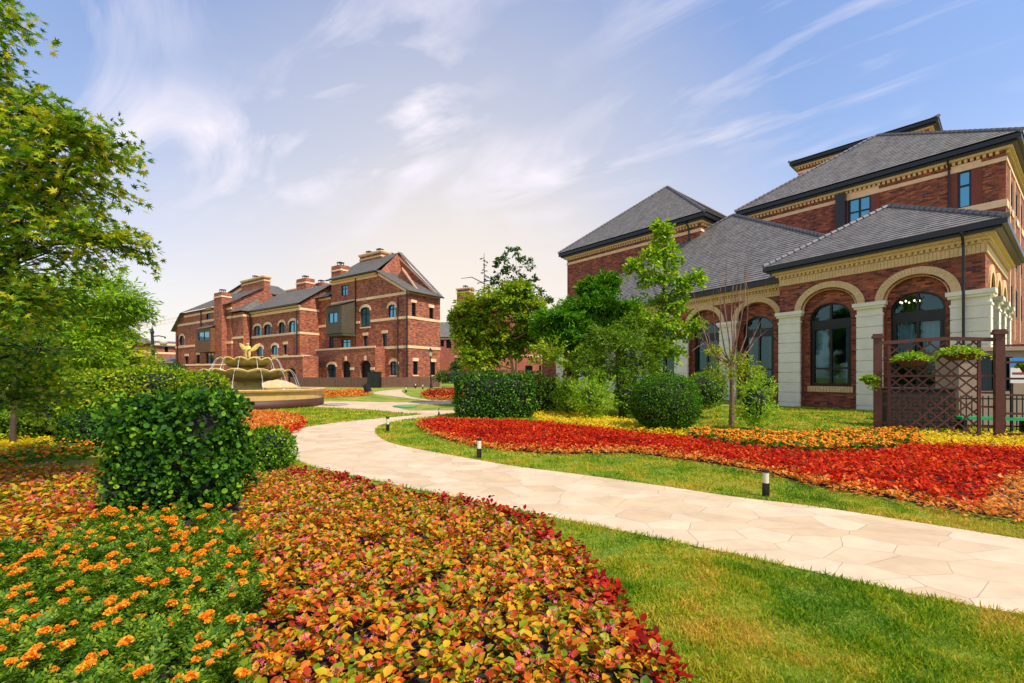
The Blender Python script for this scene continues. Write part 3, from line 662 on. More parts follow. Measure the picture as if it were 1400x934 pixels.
px_shrub('round_bush', 'dark green bush behind the lamp post by the low house wall', 'bush', 218, 497, 246, 530, 30, L['dark'], .16, 1200, KITE, .8)
# centre and right hedges
X0, Y0 = G(622, 572); X1, Y1 = G(733, 575)
shrub('hedge_block', 'rectangular clipped green hedge at the tip of the red bed', 'hedge', ((X0+X1)/2, Y0 + .55, .80), ((X1-X0)/2, .75, .84), L['hedge'], .09, 12000, OVAL, .28, .025, fill=.1, core=.80, bump=.025)
px_shrub('hedge_block', 'lower clipped hedge just behind the rectangular hedge', 'hedge', 728, 520, 768, 565, 19, L['mid'], .11, 2600, KITE, .4, .8, rough=.04)
def ball(x, y, rx, ry, Y, *a, **k): return px_shrub(a[0], a[1], 'bush', x-rx, y-ry, x+rx, y+ry, Y, *a[2:], **k)
ball(919, 552, 48, 41, 12.6, 'round_bush', 'big clipped ball bush at the edge of the red bed', L['ball'], .045, 22000, OVAL, .92, rough=.012, fill=.10, core=.86, bump=.012, cl=.05)
ball(971, 534, 29, 25, 17, 'round_bush', 'smaller clipped ball bush behind the bare stemmed tree', L['box'], .08, 3500, KITE, .95, rough=.02)
ball(862, 546, 21, 22, 17, 'round_bush', 'shaded round bush beside the big ball bush', L['mid'], .09, 2200, KITE, .95, rough=.05)
ball(1041, 552, 27, 37, 13.2, 'feathery_shrub', 'upright feathery yellow green shrub beside the thin bare tree', L['light'], .12, 2600, LANCE, 1.1, rough=.16, fill=.5, core=.6, upd=.1)
ball(812, 545, 34, 30, 15.8, 'feathery_shrub', 'pale feathery shrub with upright shoots beside the yellow strip', L['light'], .14, 3400, LANCE, 1.1, rough=.15, fill=.6, core=.5, upd=.8)
ball(775, 541, 16, 26, 17, 'feathery_shrub', 'narrow light green shrub between pine trunk and rectangular hedge', L['mid'], .14, 2200, LANCE, 1.1, rough=.15, fill=.6, core=.5, upd=.8)
px_shrub('far_hedge', 'low dark hedge closing the far lawn beside the wooden fence', 'hedge', 598, 508, 740, 524, 42, L['dark'], .22, 3200, KITE, .3, .8, rough=.02)
ball(623, 505, 9, 12, 46, 'cone_shrub', 'small cone shaped shrub behind the far low hedge', L['dark'], .2, 900, KITE, 1.3)

def limb(mb, a, b, r0, r1, bend=.12, n=6, k=5):
    a, b = Vector(a), Vector(b); L_ = (b-a).length; off = Vector((random.uniform(-1, 1), random.uniform(-1, 1), random.uniform(-.2, .8))) * L_*bend
    pts = [a.lerp(b, t) + off*(4*t*(1-t))*.5 for t in [i/k for i in range(k+1)]]
    mb.tube(pts, [r0 + (r1-r0)*i/k for i in range(k+1)], n)
def tree(name, label, base, blobs, leaf, size, tm, trunkr, bark, nspray=26, nleaf=26, slen=.5, flat=1.0, droop=.15, stems=1, density=1.0, fork=.35, group=None, twigs=True, spray_w=.32, cat='tree', surf=.45, lean=.3):
    """blobs: (centre, (rx, ry, rz)) clumps of the crown, each carried by its own limb"""
    base = Vector(base); root = thing(name, label, cat, base, group)
    top = max(b[0].z for b in blobs); cxy = sum((b[0] for b in blobs), Vector((0, 0, 0))) / len(blobs)
    wood = MB(); A = Leaves()
    low = min(b[0].z - b[1][2] for b in blobs)
    for s in range(stems):
        o = Vector((random.uniform(-.25, .25), random.uniform(-.2, .2), 0)) * (stems > 1)
        f = base + o + (Vector((cxy.x, cxy.y, base.z)) - base)*lean; f.z = base.z + max(.4, (low - base.z))*(.9 if stems == 1 else .7)
        tp = Vector((cxy.x, cxy.y, base.z + (top-base.z)*.86)) + o*3
        wood.tube([base + o*.6 - Vector((0, 0, .05)), base.lerp(f, .5) + o*.3, f, f.lerp(tp, .5) + Vector((random.uniform(-.1, .1), 0, 0)), tp], [trunkr*1.25, trunkr, trunkr*.85, trunkr*.5, trunkr*.15], 8)
        for i, (c, r) in enumerate(blobs):
            if i % stems != s: continue
            t = min(.95, max(.0, (c.z - r[2] - f.z) / max(.1, tp.z - f.z)*.8)); st = f.lerp(tp, t)
            limb(wood, st, c, trunkr*.45*(1-t*.6), trunkr*.08, .15)
    for c, r in blobs:
        vol = (r[0]*r[1]*r[2])**(1/3); ns = max(4, int(nspray*density))
        q = unit(rng.normal(size=(ns, 3))) * (rng.uniform(0, 1, ns)**surf)[:, None]
        sp = np.array(c) + q*np.array(r)
        d0 = unit(q*np.array([1, 1, .45]) + rng.normal(size=(ns, 3))*.35 + np.array([0, 0, .1]))
        if twigs:
            for k in range(0, ns, 2):
                limb(wood, Vector(np.array(c) + q[k]*np.array(r)*.25), Vector(sp[k] + d0[k]*slen*.7), trunkr*.07 + .004, .003, .1, 3, 2)
        ii = np.repeat(np.arange(ns), nleaf); N = len(ii); t = rng.uniform(-.3, 1, N)
        sidev = unit(np.cross(d0, np.array([0, 0, 1.0]) + rng.normal(size=(ns, 3))*.2))
        lat = rng.normal(size=N)*spray_w*slen*(1.15 - np.clip(t, 0, 1))
        pos = sp[ii] + d0[ii]*(t*slen)[:, None] + sidev[ii]*lat[:, None]; pos[:, 2] += rng.normal(size=N)*slen*.10 - droop*slen*np.clip(t, 0, 1)**2
        d = d0[ii]*.7 + sidev[ii]*np.sign(lat)[:, None]*.6 + rng.normal(size=(N, 3))*.35; d[:, 2] -= droop
        nn = np.array([0, 0, flat]) + rng.normal(size=(N, 3))*.5 + q[ii]*.3
        A.add(pos, d, nn, size*rng.uniform(.65, 1.2, N), tm, 0)
    wood.build('trunk', bark, root); A.build('crown', [leaf], root)
    return root
def blob(x, y, rx, ry, Y, ryd=None):
    return (P(x, y, Y), (rx/F*Y, (ryd if ryd else rx/F*Y), ry/F*Y))
# big maple at the frame edge
mb_ = [(0, 205, 50, 34), (-75, 130, 50, 50), (8, 12, 20, 14), (-40, 40, 25, 20), (-6, 105, 32, 22), (40, 150, 30, 14), (95, 190, 30, 10), (150, 207, 26, 7), (135, 180, 14, 10), (45, 235, 52, 24), (110, 236, 34, 14), (-10, 290, 60, 36), (50, 290, 45, 20), (100, 275, 34, 12), (130, 318, 30, 7), (165, 330, 18, 5), (90, 345, 46, 18), (30, 370, 60, 40), (-50, 260, 80, 70), (-60, 400, 80, 60), (10, 445, 50, 22), (50, 480, 45, 14), (75, 542, 36, 7), (10, 548, 40, 8), (-10, 400, 50, 36), (30, 405, 34, 18), (10, 505, 50, 14), (105, 255, 30, 14), (-20, 470, 60, 50), (-25, 160, 36, 50), (-20, 250, 42, 50), (-15, 340, 46, 46), (-35, 70, 30, 30)]
blobs = [blob(x - (22 if y < 400 else 0), y, rx, ry, (5.6 if y < 420 else 7.6) + random.uniform(-.5, .7), rx/F*6*1.1 + .15) for x, y, rx, ry in mb_]
tree('maple_tree', 'large bright green maple with star shaped leaves overhanging the yellow bed', (-8.6, 6.6, 0), blobs, L['maple'], .115, STAR, .10, M['bark_dark'], 33, 15, .42, 1.0, .25, twigs=True, spray_w=.35)
b2 = [(115, 420, 42, 16), (160, 408, 22, 9), (150, 440, 22, 8), (80, 450, 40, 18), (110, 466, 36, 10), (70, 400, 35, 16), (140, 388, 20, 7), (85, 492, 46, 9), (40, 440, 40, 30), (178, 426, 12, 5), (125, 485, 24, 6)]
tree('maple_tree', 'smaller feathery maple behind the wavy hedge, near the lamp post', base_of(17, 613), [blob(x, y, rx, ry, 11.5 + random.uniform(-.6, .8)) for x, y, rx, ry in b2], L['light'], .15, LANCE, .05, M['bark'], 46, 34, .5, 1.0, .2, lean=.03)
b2c = [(0, 430, 40, 26), (50, 455, 40, 24), (-50, 440, 50, 40), (95, 470, 34, 22), (20, 485, 50, 20), (-40, 500, 50, 26), (70, 505, 40, 14), (30, 410, 26, 16), (120, 440, 24, 18), (130, 490, 30, 14)]
tree('maple_tree', 'background maple filling the gap between the large maple and the wavy hedge', (-17.5, 16, 0), [blob(x, y, rx, ry, 15 + random.uniform(-1, 1)) for x, y, rx, ry in b2c], L['maple'], .22, KITE, .09, M['bark'], 90, 34, .8, 1.0, .2)
b2b = [(175, 480, 28, 22), (165, 455, 20, 14), (200, 500, 18, 10)]
tree('young_tree', 'small rust tinged young tree in front of the distant brick house', P(182, 545, 20) - Vector((0, 0, P(182, 545, 20).z)), [blob(x, y, rx, ry, 20) for x, y, rx, ry in b2b], L['maple_yellow'], .16, KITE, .04, M['bark'], 30, 22, .5)
# centre trees
by = 24.0
b3 = [(650, 425, 22, 22), (690, 410, 30, 18), (725, 430, 18, 20), (640, 455, 18, 24), (680, 450, 32, 26), (720, 462, 22, 24), (655, 488, 24, 16), (690, 478, 20, 8), (740, 445, 8, 14), (630, 435, 8, 10), (705, 398, 16, 8)]
t3 = P(709, 515, by); t3.z = gz(by)
tree('broad_maple', 'broad yellow green maple with pale trunk behind the rectangular hedge', t3, [blob(x, y, rx, ry, by + random.uniform(-.8, 1)) for x, y, rx, ry in b3], L['maple_yellow'], .19, KITE, .11, M['bark_pale'], 100, 34, .5, 1.0, .2)
b4 = [(703, 343, 6, 7), (690, 354, 5, 6), (713, 352, 6, 6), (722, 364, 8, 8), (700, 368, 8, 8), (685, 372, 6, 7), (714, 380, 10, 8), (695, 388, 10, 8), (730, 385, 5, 6), (677, 385, 5, 5), (682, 360, 4, 5), (735, 398, 6, 6), (722, 398, 9, 7), (744, 408, 4, 4), (751, 412, 4, 3), (703, 400, 20, 12)]
t4 = P(705, 515, 34); t4.z = gz(34)
tree('tufted_tree', 'tall slender tree with separate dark leaf tufts rising behind the broad maple', t4, [blob(x, y, rx, ry, 34 + random.uniform(-.6, .6)) for x, y, rx, ry in b4], L['dark'], .22, KITE, .06, M['bark'], 12, 13, .24, .6, .1)
# spruce with bare drooping branches
def spruce():
    t = P(662, 515, 46); t.z = gz(46); root = thing('spruce_tree', 'sparse grey spruce with bare drooping branches above the broad maple', 'tree', t)
    top = P(662, 346, 46); wd = MB(); A = Leaves(); wd.tube([t, top], [.14, .02], 6); pos = []; d = []
    for i in range(46):
        z = t.z + (top.z - t.z)*(.35 + .63*i/46); lr = (top.z - z)*.19 + .15; lr *= random.uniform(.5, 1.3); az = random.uniform(0, 6.28)
        e = Vector((t.x + math.cos(az)*lr, t.y + math.sin(az)*lr, z - lr*.18)); s = Vector((t.x, t.y, z)); wd.tube([s, s.lerp(e, .6) + Vector((0, 0, -.04)), e], [.03, .02, .01], 3)
        for q in range(20):
            k = random.uniform(.15, 1); pos.append(s.lerp(e, k)); d.append((e-s).normalized() + Vector((random.uniform(-.8, .8), random.uniform(-.8, .8), -.5)))
    e = P(630, 381, 46)
    wd.tube([P(662, 388, 46), P(645, 379, 46), e], [.05, .04, .02], 4); wd.tube([P(662, 385, 46), P(680, 382, 46)], [.05, .02], 4)
    A.add(np.array(pos), np.array(d), rdir(len(pos), .5), rng.uniform(.12, .3, len(pos)), LANCE, 0)
    wd.build('trunk', M['bark_dark'], root); A.build('crown', [L['grey']], root)
spruce()
b5 = [(818, 402, 20, 7), (850, 424, 26, 7), (792, 422, 24, 7), (764, 437, 24, 7), (805, 446, 30, 7), (845, 450, 22, 6), (768, 461, 28, 7), (748, 452, 12, 6), (820, 421, 16, 5), (806, 396, 10, 5), (790, 476, 26, 7), (745, 441, 10, 5), (830, 388, 10, 5), (800, 462, 24, 6), (775, 448, 20, 5)]
t5 = P(783, 560, 20.5); t5.z = 0
tree('pine_tree', 'dark green pine with flat layered pads beside the clubhouse tower', t5, [blob(x, y, rx, ry, 20.5 + random.uniform(-1, 1)) for x, y, rx, ry in b5], L['pine'], .24, LANCE, .17, M['bark_dark'], 70, 44, .40, 1.1, -.12, twigs=False, spray_w=.5)
b6 = [(826, 486, 24, 20), (856, 468, 24, 14), (884, 500, 20, 16), (850, 508, 22, 14), (808, 500, 14, 18), (892, 474, 14, 14), (828, 458, 14, 8), (868, 446, 10, 8)]
t6 = P(850, 562, 17.5); t6.z = 0
tree('spreading_shrub', 'loose multi stemmed shrub tree spreading below the tall young tree', t6, [blob(x, y, rx, ry, 17.8 + random.uniform(-.7, .7)) for x, y, rx, ry in b6], L['mid'], .14, LANCE, .05, M['bark'], 80, 32, .5, .8, .1, stems=3)
b6b = [(760, 490, 20, 18), (745, 480, 14, 16), (785, 505, 18, 14), (800, 488, 12, 12)]
t6b = P(772, 560, 18.5); t6b.z = 0
tree('thin_stemmed_tree', 'multi stemmed small tree with olive leaves below the dark pine', t6b, [blob(x, y, rx, ry, 18.7) for x, y, rx, ry in b6b], L['maple_yellow'], .13, KITE, .035, M['bark'], 26, 22, .4, .8, .1, stems=4)
b7 = [(903, 325, 7, 16), (893, 352, 9, 12), (916, 352, 8, 16), (888, 383, 10, 12), (914, 383, 11, 14), (932, 395, 6, 10), (898, 410, 15, 12), (922, 420, 12, 12), (880, 430, 10, 10), (905, 445, 20, 12), (930, 455, 9, 10), (884, 468, 12, 10), (918, 480, 14, 10), (952, 380, 7, 6), (905, 310, 6, 8), (950, 445, 6, 7), (868, 365, 5, 6)]
t7 = P(908, 560, 18.2); t7.z = 0
tree('tall_young_tree', 'tall slim young tree with bright light green leaves in front of the clubhouse roof', t7, [blob(x, y, rx, ry, 18.2 + random.uniform(-.4, .4)) for x, y, rx, ry in b7], L['light'], .14, OVAL, .06, M['bark'], 27, 20, .34, .6, .15)
# bare many stemmed tree with low tuft of leaves
def bare_tree():
    Yb = 14.6; b = P(1000, 583, Yb); b.z = 0; root = thing('bare_tree', 'bare tree with thin upright reddish stems and yellow green leaves low on the trunk', 'tree', b)
    wd = MB(); f = P(1000, 495, Yb); wd.tube([b, b.lerp(f, .5) + Vector((.02, 0, 0)), f], [.085, .07, .06], 8)
    for x, y, sx in ((948, 400, 968), (955, 430, 972), (993, 345, 990), (1004, 368, 1000), (1014, 372, 1008), (1026, 340, 1018), (985, 375, 985), (975, 395, 978), (1010, 355, 1004), (1022, 390, 1020), (1020, 365, 1013), (968, 420, 970), (1050, 450, 1030), (1040, 440, 1025), (955, 455, 965), (946, 480, 962)):
        s = f.lerp(b, random.uniform(0, .12)); m_ = P(sx, min(470, y + 70), Yb + random.uniform(-.5, .5)); e = P(x, y, Yb + random.uniform(-.5, .5))
        wd.tube([s, s.lerp(m_, .5) + Vector((0, random.uniform(-.1, .1), -.12)), m_, m_.lerp(e, .5) + Vector((random.uniform(-.04, .04), 0, 0)), e], [.026, .021, .016, .011, .004], 5)
        for _ in range(3):
            k = random.uniform(.2, .9); q = m_.lerp(e, k); wd.tube([q, q + Vector((random.uniform(-.2, .2), random.uniform(-.2, .2), random.uniform(.15, .5)))], [.008, .003], 3)
    A = Leaves()
    for x, y, rx, ry in ((1000, 490, 24, 14), (980, 505, 16, 12), (1020, 500, 18, 14), (998, 512, 20, 12), (1035, 510, 10, 10), (975, 480, 10, 8)):
        n = 330; q = unit(rng.normal(size=(n, 3)))*(rng.uniform(0, 1, n)**.5)[:, None]; c, r = blob(x, y, rx, ry, Yb)
        A.add(np.array(c) + q*np.array(r), q + rdir(n)*.6 + [0, 0, -.3], rdir(n, 1), .12*rng.uniform(.6, 1.2, n), LANCE, 0)
    wd.build('trunk', M['twig'], root); A.build('crown', [L['yellowgreen']], root)
bare_tree()
# ------------------------------------------------------------------ buildings
class Frame:
    """plan frame of a building: origin, a runs along the front, b runs into the building"""
    def __init__(s, o, u, v): s.o = Vector(o); s.u = Vector(u).normalized(); s.v = Vector(v).normalized()
    def __call__(s, p): q = s.o + s.u*p[0] + s.v*p[1]; return Vector((q.x, q.y, s.o.z + p[2]))
    def front(s, x, y, b=0.0):           # (a, z) of a pixel on the plane b
        r = (x-700)/F; a = (r*(s.o.y + b*s.v.y) - s.o.x - b*s.v.x) / (s.u.x - r*s.u.y)
        return a, H + (HY-y)/F*(s.o.y + a*s.u.y + b*s.v.y) - s.o.z
    def sideb(s, x, y, a=0.0):
        r = (x-700)/F; b = (r*(s.o.y + a*s.u.y) - s.o.x - a*s.u.x) / (s.v.x - r*s.v.y)
        return b, H + (HY-y)/F*(s.o.y + a*s.u.y + b*s.v.y) - s.o.z
def fpt(b=0.0): return lambda s, z, d: (s, b + d, z)              # wall facing -b
def spt(a=0.0, sg=1): return lambda s, z, d: (a + sg*d, s, z)      # wall on a plane of constant a
def arch(a0, a1, z0, zs, rise, n=12):
    c, r = (a0+a1)/2, (a1-a0)/2
    if rise <= 0: return [(a0, z0), (a1, z0), (a1, zs), (a0, zs)]
    return [(a0, z0), (a1, z0)] + [(c + r*math.cos(math.pi*i/n), zs + rise*math.sin(math.pi*i/n)) for i in range(n+1)]
def inset(poly, w):
    cx = (min(p[0] for p in poly) + max(p[0] for p in poly))/2; cz = (min(p[1] for p in poly) + max(p[1] for p in poly))/2
    hw = (max(p[0] for p in poly) - min(p[0] for p in poly))/2; hh = (max(p[1] for p in poly) - min(p[1] for p in poly))/2
    return [(cx + (x-cx)*(1-w/hw), cz + (z-cz)*(1-w/hh)) for x, z in poly]
def window(fr, parent, pt, poly, depth=.12, fw=.07, mull=1, bars=(), glass='glass', name='window'):
    mb = MB(fr); mb.ring(pt, poly, inset(poly, fw), depth - .07, depth + .02)
    a0 = min(p[0] for p in poly); a1 = max(p[0] for p in poly); z0 = min(p[1] for p in poly); z1 = max(p[1] for p in poly)
    for i in range(mull):
        c = a0 + (a1-a0)*(i+1)/(mull+1); mb.pbox(pt, c-fw*.5, c+fw*.5, z0+fw*.5, z1-fw*.5, depth-.055, depth+.015)
    for z, h in bars: mb.pbox(pt, a0+fw*.5, a1-fw*.5, z-h/2, z+h/2, depth-.065, depth+.017)
    wn = mb.build(name, M['frame'], parent)
    pb = MB(fr); pb.face([pt(a, z, depth) for a, z in inset(poly, fw*.6)]); pb.build('pane', M[glass], wn)
    return wn
def voussoirs(mb, pt, c, zs, r0, h0, r1, h1, n, d0, d1, gap=.06):
    for i in range(n):
        t0, t1 = math.pi*(i + gap/2)/n, math.pi*(i+1-gap/2)/n
        q = [(c + r*math.cos(t), zs + h*math.sin(t)) for r, h, t in ((r0, h0, t0), (r1, h1, t0), (r1, h1, t1), (r0, h0, t1))]
        mb.prism(pt, q, d0, d1)

# ---- clubhouse
A0 = Vector((14.67, 24.94, 0)); U = Vector((.499, -.866, 0)); V = Vector((.78, .626, 0))
pav = Frame(A0, U, V); W_ = 8.05; DP = 8.4
mid = Frame(A0 + V*1.2, U, V)
club = thing('clubhouse', 'large brick clubhouse with slate hip roofs, arched windows and white stone columns', 'building', (20, 25, 0))
BZ = -.3
mb = MB(pav); dark = MB(pav)
CAP = 5.05
bays = [(1.15, 3.65), (4.75, 7.0)]
holes = [arch(a0, a1, -.2, CAP - .05, 1.0) for a0, a1 in bays]
mb.wall(fpt(0), [(0, BZ), (W_, BZ), (W_, 7.2), (0, 7.2)], holes, .30)
wins = []
for a0, a1 in bays:
    c = (a0+a1)/2; wp = arch(c-.95, c+.95, 1.12, 4.62, .72)
    mb.wall(fpt(.30), [(a0-.25, BZ), (a1+.25, BZ), (a1+.25, 6.3), (a0-.25, 6.3)], [wp], .22); wins.append((c, wp))
side_b = [(1.15, 2.75), (3.6, 5.2), (6.05, 7.65)]
mb.wall(spt(W_, -1), [(0, BZ), (DP, BZ), (DP, 7.2), (0, 7.2)], [arch(b0, b1, .5, CAP - .05, .9) for b0, b1 in side_b], .3)
mb.wall(spt(0, 1), [(0, BZ), (DP, BZ), (DP, 7.2), (0, 7.2)]); mb.wall(fpt(DP), [(0, BZ), (W_, BZ), (W_, 7.2), (0, 7.2)])
mb.build('wall', M['brick'], club)
def arched_club_window(fr, b, c, wp, cur):
    pt = fpt(b); mb = MB(fr); mb.ring(pt, wp, inset(wp, .085), .12, .22)
    z0 = wp[0][1]; a0, a1 = wp[0][0], wp[1][0]; zt = max(p[1] for p in wp)
    mb.pbox(pt, c-.05, c+.05, z0+.05, zt-.05, .135, .215); mb.pbox(pt, a0+.04, a1-.04, 4.02, 4.5, .11, .214)
    for s in (a0+.12, c+.0): mb.pbox(pt, s-.04+ (0 if s < c else 0), s+.06, z0+.05, 4.05, .13, .213)
    mb.pbox(pt, a1-.2, a1-.1, z0+.05, 4.05, .13, .213); mb.pbox(pt, a0+.05, a1-.05, 1.98, 2.07, .132, .216); mb.pbox(pt, a0+.05, a1-.05, z0+.04, z0+.14, .128, .217)
    wn = mb.build('window', M['frame'], club)
    pb = MB(fr); pb.face([pt(a, z, .2) for a, z in inset(wp, .05)]); pb.build('pane', M['glass_clear'], wn)
    cb = MB(fr)
    for s0, s1, za in cur:
        k = 14
        cb = MB(fr)
        for i in range(k):
            f0, f1 = s0 + (s1-s0)*i/k, s0 + (s1-s0)*(i+1)/k; w0, w1 = .36 + .03*math.sin(i*2.3), .36 + .03*math.sin((i+1)*2.3)
            cb.face([pt(f0, za, w0), pt(f1, za, w1), pt(f1, 4.05, w1), pt(f0, 4.05, w0)])
        cb.build('curtain', M['curtain' if fr is pav else 'curtain_green'], wn)
    sb_ = MB(fr)
    n = 16
    for i in range(n):
        s0 = c - 1.05 + 2.1*i/n; sb_.pbox(pt, s0+.008, s0 + 2.1/n - .008, z0 - .30, z0 - .012, -.09, .1)
    sb_.build('sill', M['yellow'], wn)
    return wn
arched_club_window(pav, .30, wins[0][0], wins[0][1], [(wins[0][0]-.75, wins[0][0]-.15, 2.05), (wins[0][0]+.62, wins[0][0]+.85, 1.3)])
arched_club_window(pav, .30, wins[1][0], wins[1][1], [(wins[1][0]-.75, wins[1][0]-.15, 2.3), (wins[1][0]+.15, wins[1][0]+.8, 2.3)])
for b0, b1 in side_b: window(pav, club, spt(W_, -1), arch(b0, b1, .5, CAP - .05, .9), .28, .09, 1, [(4.3, .3)], 'glass_dark')
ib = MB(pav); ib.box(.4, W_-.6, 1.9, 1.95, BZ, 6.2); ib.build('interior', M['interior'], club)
cn = MB(pav)                      # yellow brick trim: arches, soldier band, dentils
for (a0, a1), r in zip(bays, (1.28, 1.16)):
    voussoirs(cn, fpt(0), (a0+a1)/2, CAP, r, 1.02, r+.32, 1.32, 34, -.07, .12)
    voussoirs(cn, fpt(0), (a0+a1)/2, CAP, r-.1, .93, r-.012, 1.01, 34, .02, .2)
for b0, b1 in side_b: voussoirs(cn, spt(W_, -1), (b0+b1)/2, CAP, (b1-b0)/2+.02, .92, (b1-b0)/2+.36, 1.26, 24, -.07, .12)
nb = int(W_/.13)
for i in range(nb): cn.pbox(fpt(0), W_*i/nb+.005, W_*(i+1)/nb-.005, 6.52, 6.86, -.06, .05)
nb = int(DP/.13)
for i in range(nb): cn.pbox(spt(W_, -1), DP*i/nb+.008, DP*(i+1)/nb-.008, 6.52, 6.86, -.06, .05)
cn.frame(0, W_, 0, DP, -.05, .16, 7.02, 7.14); cn.frame(0, W_, 0, DP, -.05, .30, 7.141, 7.26)
for i in range(int(W_/.2)): cn.pbox(fpt(0), i*.2+.04, i*.2+.15, 6.89, 7.018, -.14, .02)
for i in range(int(DP/.2)): cn.pbox(spt(W_, -1), i*.2+.04, i*.2+.15, 6.89, 7.018, -.14, .02)
cn.frame(0, W_, 0, DP, -.05, .03, 6.863, 7.018)
cn.build('cornice', M['yellow'], club)
gb = MB(pav); gb.frame(0, W_, 0, DP, -.05, .50, 7.262, 7.36); gb.frame(0, W_, 0, DP, .0, .66, 7.362, 7.56); gb.frame(0, W_, 0, DP, .3, .60, 7.562, 7.62); gb.build('gutter', M['gutter'], club)
def hip(fr, pts_eave, apex, name='roof', course=.26, ridge=True):
    mb = MB(fr); n = len(pts_eave)
    for i in range(n): mb.roof(pts_eave[i], pts_eave[(i+1) % n], apex, apex, course)
    ro = mb.build(name, M['slate'], club)
    if ridge:
        rb = MB(fr)
        for e in pts_eave:
            a, b = Vector(e), Vector(apex); L_ = (b-a).length; k = int(L_/.36)
            for i in range(k):
                p, q = a.lerp(b, i/k), a.lerp(b, (i+1.06)/k); rb.tube([p + Vector((0, 0, .03)), q + Vector((0, 0, .09 - .05))], [.15, .10], 6)
        rb.build('ridge_tile', M['ridge'], ro)
    return ro
e = .62; hip(pav, [(-e, -e, 7.6), (W_+e, -e, 7.6), (W_+e, DP+e, 7.6), (-e, DP+e, 7.6)], (4.0, 4.2, 10.6))
def column(fr, parent, pts, zt, w0, w1, d0=-.17):
    for pt, s0, s1 in pts: pass
def stone_column(fr, box, zt=CAP):     # rusticated pier: blocks with recessed joints, stepped cap
    x0, x1, y0, y1 = box; mb = MB(fr); n = 9; hgt = (zt - .62 - BZ)/n
    for i in range(n):
        z0 = BZ + hgt*i; mb.box(x0, x1, y0, y1, z0 + .034, z0 + hgt); mb.box(x0+.045, x1-.045, y0+.045, y1-.002, z0, z0 + .033)
    z = BZ + hgt*n
    mb.box(x0-.03, x1+.03, y0-.03, y1, z+.002, z+.1); mb.box(x0+.02, x1-.02, y0+.02, y1, z+.101, z+.34); mb.box(x0-.08, x1+.08, y0-.08, y1, z+.342, z+.45); mb.box(x0-.14, x1+.14, y0-.14, y1, z+.452, zt)
    return mb.build('column', M['stone'], club)
for x0, x1 in ((.0, 1.12), (3.68, 4.72), (7.03, W_+.17)): stone_column(pav, (x0, x1, -.17, .6 if x1 > 8 else .1))
for b0, b1 in ((2.78, 3.57), (5.23, 6.02), (7.68, 8.4)):
    stone_column(pav, (W_-.1, W_+.17, b0, b1))
dp = MB(pav); dp.tube([(7.45, -.75, 7.3), (7.45, -.30, 6.9), (7.45, -.28, 0)], .05, 8); dp.build('downpipe', M['gutter'], club)
# ---- lower wing set back behind the trees
mw = MB(mid); LW = 25.0
mbays = [(-1.9 - 3.6*i - 1.2, -1.9 - 3.6*i + 1.2) for i in range(6)]
mw.wall(fpt(0), [(-LW, BZ), (0, BZ), (0, 6.9), (-LW, 6.9)], [arch(a0, a1, -.2, CAP-.05, 1.0) for a0, a1 in mbays], .3)
mwin = []
for a0, a1 in mbays:
    c = (a0+a1)/2; wp = arch(c-.95, c+.95, .95, 4.5, .75); mw.wall(fpt(.30), [(a0-.2, BZ), (a1+.2, BZ), (a1+.2, 6.2), (a0-.2, 6.2)], [wp], .22); mwin.append((c, wp))
mw.wall(spt(-LW, 1), [(0, BZ), (16, BZ), (16, 6.9), (0, 6.9)])
mw.build('wall', M['brick'], club)
for i, (c, wp) in enumerate(mwin):
    wn = arched_club_window(mid, .30, c, wp, [(c-.85, c-.55, 1.1), (c+.5, c+.85, 1.1)] if i < 2 else [])
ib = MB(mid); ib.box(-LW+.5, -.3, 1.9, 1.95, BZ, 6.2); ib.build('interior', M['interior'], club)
cn = MB(mid)
for a0, a1 in mbays: voussoirs(cn, fpt(0), (a0+a1)/2, CAP, 1.22, 1.02, 1.54, 1.32, 32, -.07, .12)
for i in range(int(LW/.13)): cn.pbox(fpt(0), -LW + .13*i+.008, -LW + .13*(i+1)-.008, 6.25, 6.55, -.06, .05)
for i in range(int(LW/.2)): cn.pbox(fpt(0), -LW + i*.2+.04, -LW + i*.2+.15, 6.58, 6.70, -.14, .02)
cn.pbox(fpt(0), -LW, -.01, 6.553, 6.70, -.03, .04)
cn.pbox(fpt(0), -LW-.1, -.01, 6.702, 6.92, -.26, .05); cn.build('cornice', M['yellow'], club)
gb = MB(mid); gb.pbox(fpt(0), -LW-.4, -.02, 6.922, 7.2, -.55, .1); gb.build('gutter', M['gutter'], club)
for i in range(6): stone_column(mid, (-3.7 - 3.6*i - .58, -3.7 - 3.6*i + .58, -.17, .1))
apx = (-7.5, 8.0, 14.8)
hip(mid, [(-LW-.3, -.6, 7.22), (5.1, -.6, 7.22), (5.1, 17, 7.22), (-LW-.3, 17, 7.22)], apx, course=.26)
